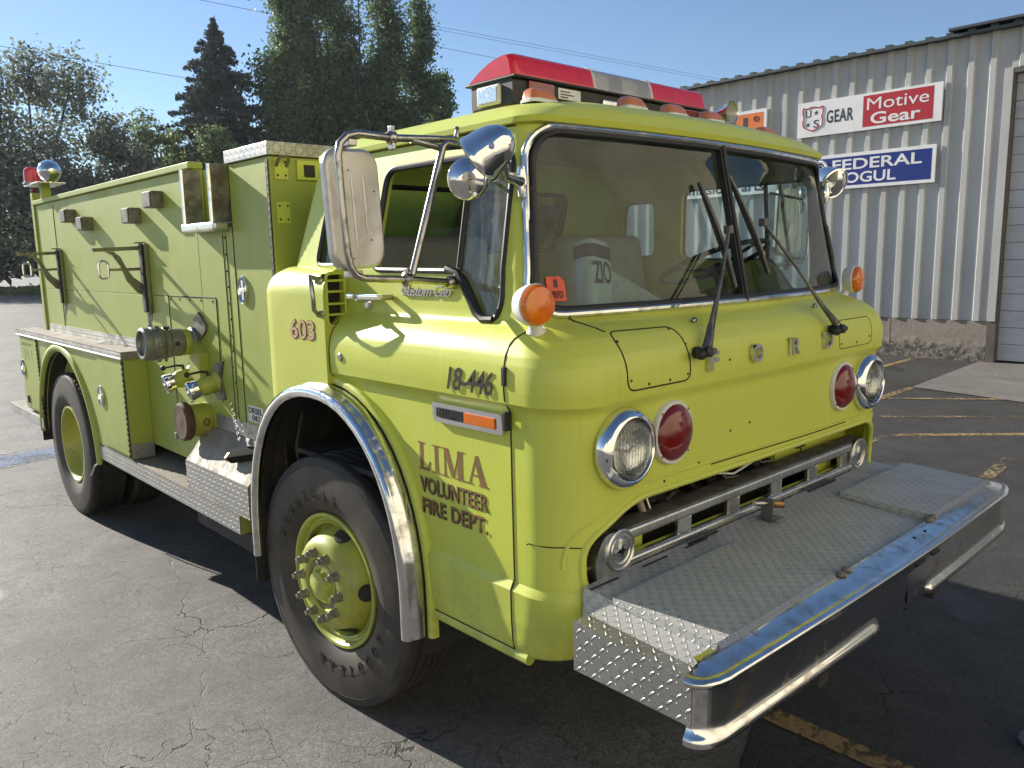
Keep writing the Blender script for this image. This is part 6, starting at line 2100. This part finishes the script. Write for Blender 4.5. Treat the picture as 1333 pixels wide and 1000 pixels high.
conifer("spruce_tree", (26.3, 64.0), 20.6, 9.6, "dark pointed spruce behind the truck body", 21, MAT['needle'], 46)
# poplars: tall narrow leaders growing close together
def poplar(base, H, w, seed, label, nleaf=9000):
    r = np.random.default_rng(seed + 100)
    lobes = []
    k = 9
    for i in range(k):
        f = i / (k - 1)
        z = H * (.20 + .76 * f)
        ww = w * (1.0 - .62 * max(0, f - .25) ** 1.2 / .75 ** 1.2) * (.75 + .25 * min(1, f / .25))
        lobes.append((r.normal(0, .22 * w), r.normal(0, .2 * w), z, ww * r.uniform(.8, 1.1), ww * .9, H * .085))
    return broadleaf("poplar_tree", base, H, lobes, int(nleaf * 3.2), .22, MAT['leaf_pop'], label, seed, .3, .3, 22, "poplars behind the cab", (.20, .10))
poplar((29.9, 60.0), 27.5, 2.0, 31, "leftmost tall poplar, the one next to the spruce")
poplar((33.0, 61.5), 29.0, 2.4, 32, "tall poplar above the gap between body and cab, second from the spruce", 10000)
poplar((36.3, 60.5), 30.0, 2.5, 33, "tallest poplar in the middle of the clump", 10500)
poplar((39.6, 60.0), 27.8, 2.4, 34, "tall poplar right of the middle of the clump", 9500)
poplar((42.9, 60.0), 24.0, 2.2, 35, "shorter poplar second from the light bar", 8500)
poplar((46.0, 60.5), 18.3, 1.8, 36, "lowest poplar, the one nearest the light bar", 6500)
broadleaf("broadleaf_tree", (33.6, 55.0), 12.5, [
    (0, 0, 10.3, 1.7, 1.5, 1.4), (2.0, 0, 9.8, 1.5, 1.4, 1.3), (-1.8, 0, 9.0, 1.6, 1.5, 1.6), (.6, 0, 7.6, 2.6, 2.2, 2.0), (-1, 0, 5.2, 3.0, 2.4, 2.2)],
    13500, .20, MAT['leaf_light'], "lower bright green tree in front of the poplars", 41, .2, .3)
# far dark belt under the left tree and behind the lot
r_ = np.random.default_rng(77)
n = 15000
Px = r_.uniform(-14, 62, n); Py = 66 + r_.normal(0, 2.0, n) + np.where(Px > 30, 2, 0)
top = 5.2 + 1.1 * np.sin(Px * .6) + .8 * np.sin(Px * 1.7 + 1) - np.clip((Px - 14) * .12, 0, 2.2)
Pz = r_.uniform(0.1, 1, n) ** .8 * top
me = leaf_cloud(np.stack([Px, Py, Pz], 1), np.tile(np.array([[0, -.6, .6]]), (n, 1)), .55, .7, MAT['leaf_dark'], r_)
o = link("far_thicket", me); tag(o, "dark thicket closing off the lot under the far trees", "thicket", None, "stuff")
MAT['grass'] = pbr("dry_grass", (0.14, 0.15, 0.05), (0.22, 0.19, 0.08), ns=5, rough=.95, bs=40, bstr=.6)
sheet("grass_strip", [(-20, 55), (70, 55), (70, 75), (-20, 75)], 0.02, MAT['grass'])
n = 9000
Px = r_.uniform(-10, 30, n); Py = r_.uniform(55, 62, n); Pz = r_.uniform(.05, .35, n)
me = leaf_cloud(np.stack([Px, Py, Pz], 1), np.tile(np.array([[0, -1.0, .2]]), (n, 1)), .22, .5, MAT['leaf_light'], r_)
o = link("verge_grass", me); tag(o, "rough grass verge at the end of the lot", "grass", None, "stuff")

# overhead wires
def wire(a, b, sag, r, label):
    a, b = Vector(a), Vector(b)
    pts = [a.lerp(b, t) - Vector((0, 0, sag * 4 * t * (1 - t))) for t in np.linspace(0, 1, 30)]
    o = MB().tube(pts, r, MAT['black'], 5).build("overhead_wire")
    tag(o, label, "wire", "overhead wires above the trees")
wire((1.5, 44.6, 12.35), (32, 45.2, 11.30), .0, .013, "lowest overhead wire crossing behind the left tree and spruce")
wire((8, 45, 16.15), (44, 45, 16.25), .0, .013, "overhead wire running into the top of the poplars")
wire((26, 45, 17.35), (78, 45, 18.75), .0, .011, "upper of the two wires above the light bar")
wire((26, 45, 17.15), (78, 45, 18.5), .0, .011, "lower of the two close wires above the light bar")
wire((24, 45, 9.6), (34, 45, 9.8), .0, .010, "short wire crossing in front of the poplar trunks")

# small cloud near the horizon is part of the sky itself
tcw = wn.new("ShaderNodeTexCoord")
mpw = wn.new("ShaderNodeMapping"); mpw.inputs[3].default_value = (1.0, 1.0, 3.4)
wl.new(tcw.outputs['Generated'], mpw.inputs[0])
nz = wn.new("ShaderNodeTexNoise"); nz.inputs["Scale"].default_value = 5.5; nz.inputs["Detail"].default_value = 7; nz.inputs["Roughness"].default_value = .58
wl.new(mpw.outputs[0], nz.inputs["Vector"])
sxw = wn.new("ShaderNodeSeparateXYZ"); wl.new(tcw.outputs['Generated'], sxw.inputs[0])
def wmath(op, a, b):
    n_ = wn.new("ShaderNodeMath"); n_.operation = op
    for s_, v_ in ((n_.inputs[0], a), (n_.inputs[1], b)):
        if hasattr(v_, "node"): wl.new(v_, s_)
        else: s_.default_value = v_
    return n_.outputs[0]
def wramp(v_, lo, hi):
    n_ = wn.new("ShaderNodeMapRange"); n_.interpolation_type = 'SMOOTHSTEP'; wl.new(v_, n_.inputs[0])
    n_.inputs[1].default_value = lo; n_.inputs[2].default_value = hi
    return n_.outputs[0]
band = wmath('MULTIPLY', wramp(sxw.outputs[2], .02, .06), wramp(sxw.outputs[2], .17, .12))
cl = wmath('MULTIPLY', wramp(nz.outputs[0], .50, .66), band)
mxw = wn.new("ShaderNodeMix"); mxw.data_type = 'RGBA'
wl.new(wmath('MULTIPLY', cl, .6), mxw.inputs[0]); wl.new(sky.outputs[0], mxw.inputs[6]); mxw.inputs[7].default_value = (9.0, 9.2, 9.6, 1)
wl.new(mxw.outputs[2], bgn.inputs[0])

# ================================================================== LOOSE THINGS
# in the cab, lying on the dashboard against the glass
jug = thing("plastic_jug", (-0.555, 0.33, 1.585), "pale plastic jug with dark lettering standing on the dashboard behind the windshield", "jug")
M = Matrix.Translation((-0.555, 0.33, 1.70)) @ Matrix.Rotation(R_(12), 4, 'Y') @ Matrix.Rotation(R_(-14), 4, 'X')
b = MB()
MAT['jug'] = pbr("pale_plastic", (0.55, 0.57, 0.57), (0.48, 0.50, 0.50), ns=6, rough=.35)
secs = []
for z, k in ((-.115, .86), (-.108, .97), (-.02, 1.0), (.06, 1.0), (.100, .97), (.118, .84), (.126, .5)):
    secs.append([M @ Vector((u * k, v * k, z)) for u, v in rrect(-.062, .062, -.045, .045, .035, 5)])
b.grid(secs, MAT['jug'], cv=True); b.add(secs[0], [list(range(len(secs[0])))], MAT['jug']); b.add(secs[-1], [list(range(len(secs[-1])))], MAT['jug'])
b.build("jug_body", jug)
b = MB()
sec2 = [[M @ Vector((u * 1.012, v * 1.012, z)) for u, v in rrect(-.062, .062, -.045, .045, .035, 5)] for z in (.055, .10)]
b.grid(sec2, MAT['sign_ink'], cv=True)
Rj, Uj = M.to_3x3() @ Vector((1, 0, .12)), M.to_3x3() @ Vector((-.12, 0, 1))
text(b, "ZIO", M @ Vector((-.044, -.0462, -.035)), Rj, Uj, .085, .075, MAT['sign_ink'], .001, 0, bold=.02)
b.build("jug_label", jug)
MAT['towel'] = pbr("paper_towel", (0.62, 0.62, 0.58), (0.5, 0.5, 0.46), ns=40, rough=.8, bs=90, bstr=.5)
tw = MB()
rows = []
for i in range(10):
    rows.append([(-0.47 + j * .017 + .003 * i, .36 + .03 * math.sin(j * .35), 1.592 + .13 * math.sin(math.pi * (j + .5) / 10) ** .8 - .004 * i * (1 + .2 * math.sin(j))) for j in range(10)])
rows = [[(p[0], p[1] - i * .022, max(1.588, p[2] - i * .008)) for p in r__] for i, r__ in enumerate(rows)]
tw.grid(rows, MAT['towel'])
tag(tw.build("paper_towel"), "crumpled pale paper towel on the dashboard beside the jug", "towel")
# toe of a shoe at the lower right edge of the picture
sh = MB()
MAT['shoe'] = pbr("grey_shoe", (0.30, 0.29, 0.27), (0.24, 0.23, 0.215), ns=20, rough=.7, bs=120, bstr=.3)
secs = []
A = Vector((-.62, .78, 0)).normalized(); S = Vector((-A.y, A.x, 0))
for t, w_, h_ in ((0, .030, .02), (.01, .045, .04), (.04, .05, .055), (.09, .052, .065), (.15, .045, .085), (.21, .042, .10), (.26, .040, .10), (.28, .03, .09)):
    c = Vector((.585, -.745, .008)) + A * (.03 - t) * 1.0
    secs.append([c + S * (w_ * math.cos(a)) + Vector((0, 0, h_ * max(0, math.sin(a)))) for a in np.linspace(0, math.pi, 13)])
sh.grid(secs, MAT['shoe'], cv=True)
for e in (secs[0], secs[-1]):
    sh.add(e, [list(range(len(e)))], MAT['shoe'])
tag(sh.build("shoe"), "grey shoe toe at the lower right edge on the dark asphalt", "shoe")

# thin summer haze between the lot and the far trees
hz = MB().box(-260, 240, -215, 160, -1.1, 52, MAT['black']).build("haze")
hz.modifiers.clear()
hm = bpy.data.materials.new("haze_air"); hm.use_nodes = True
hm.node_tree.nodes.clear()
ho_ = hm.node_tree.nodes.new("ShaderNodeOutputMaterial")
hv = hm.node_tree.nodes.new("ShaderNodeVolumePrincipled")
hv.inputs["Color"].default_value = (0.80, 0.88, 1.0, 1)
hv.inputs["Density"].default_value = 0.00022
hv.inputs["Anisotropy"].default_value = 0.45
hm.node_tree.links.new(hv.outputs[0], ho_.inputs["Volume"])
hz.data.materials.clear(); hz.data.materials.append(hm)
tag(hz, "thin bluish haze in the air over the lot", "haze", None, "stuff")
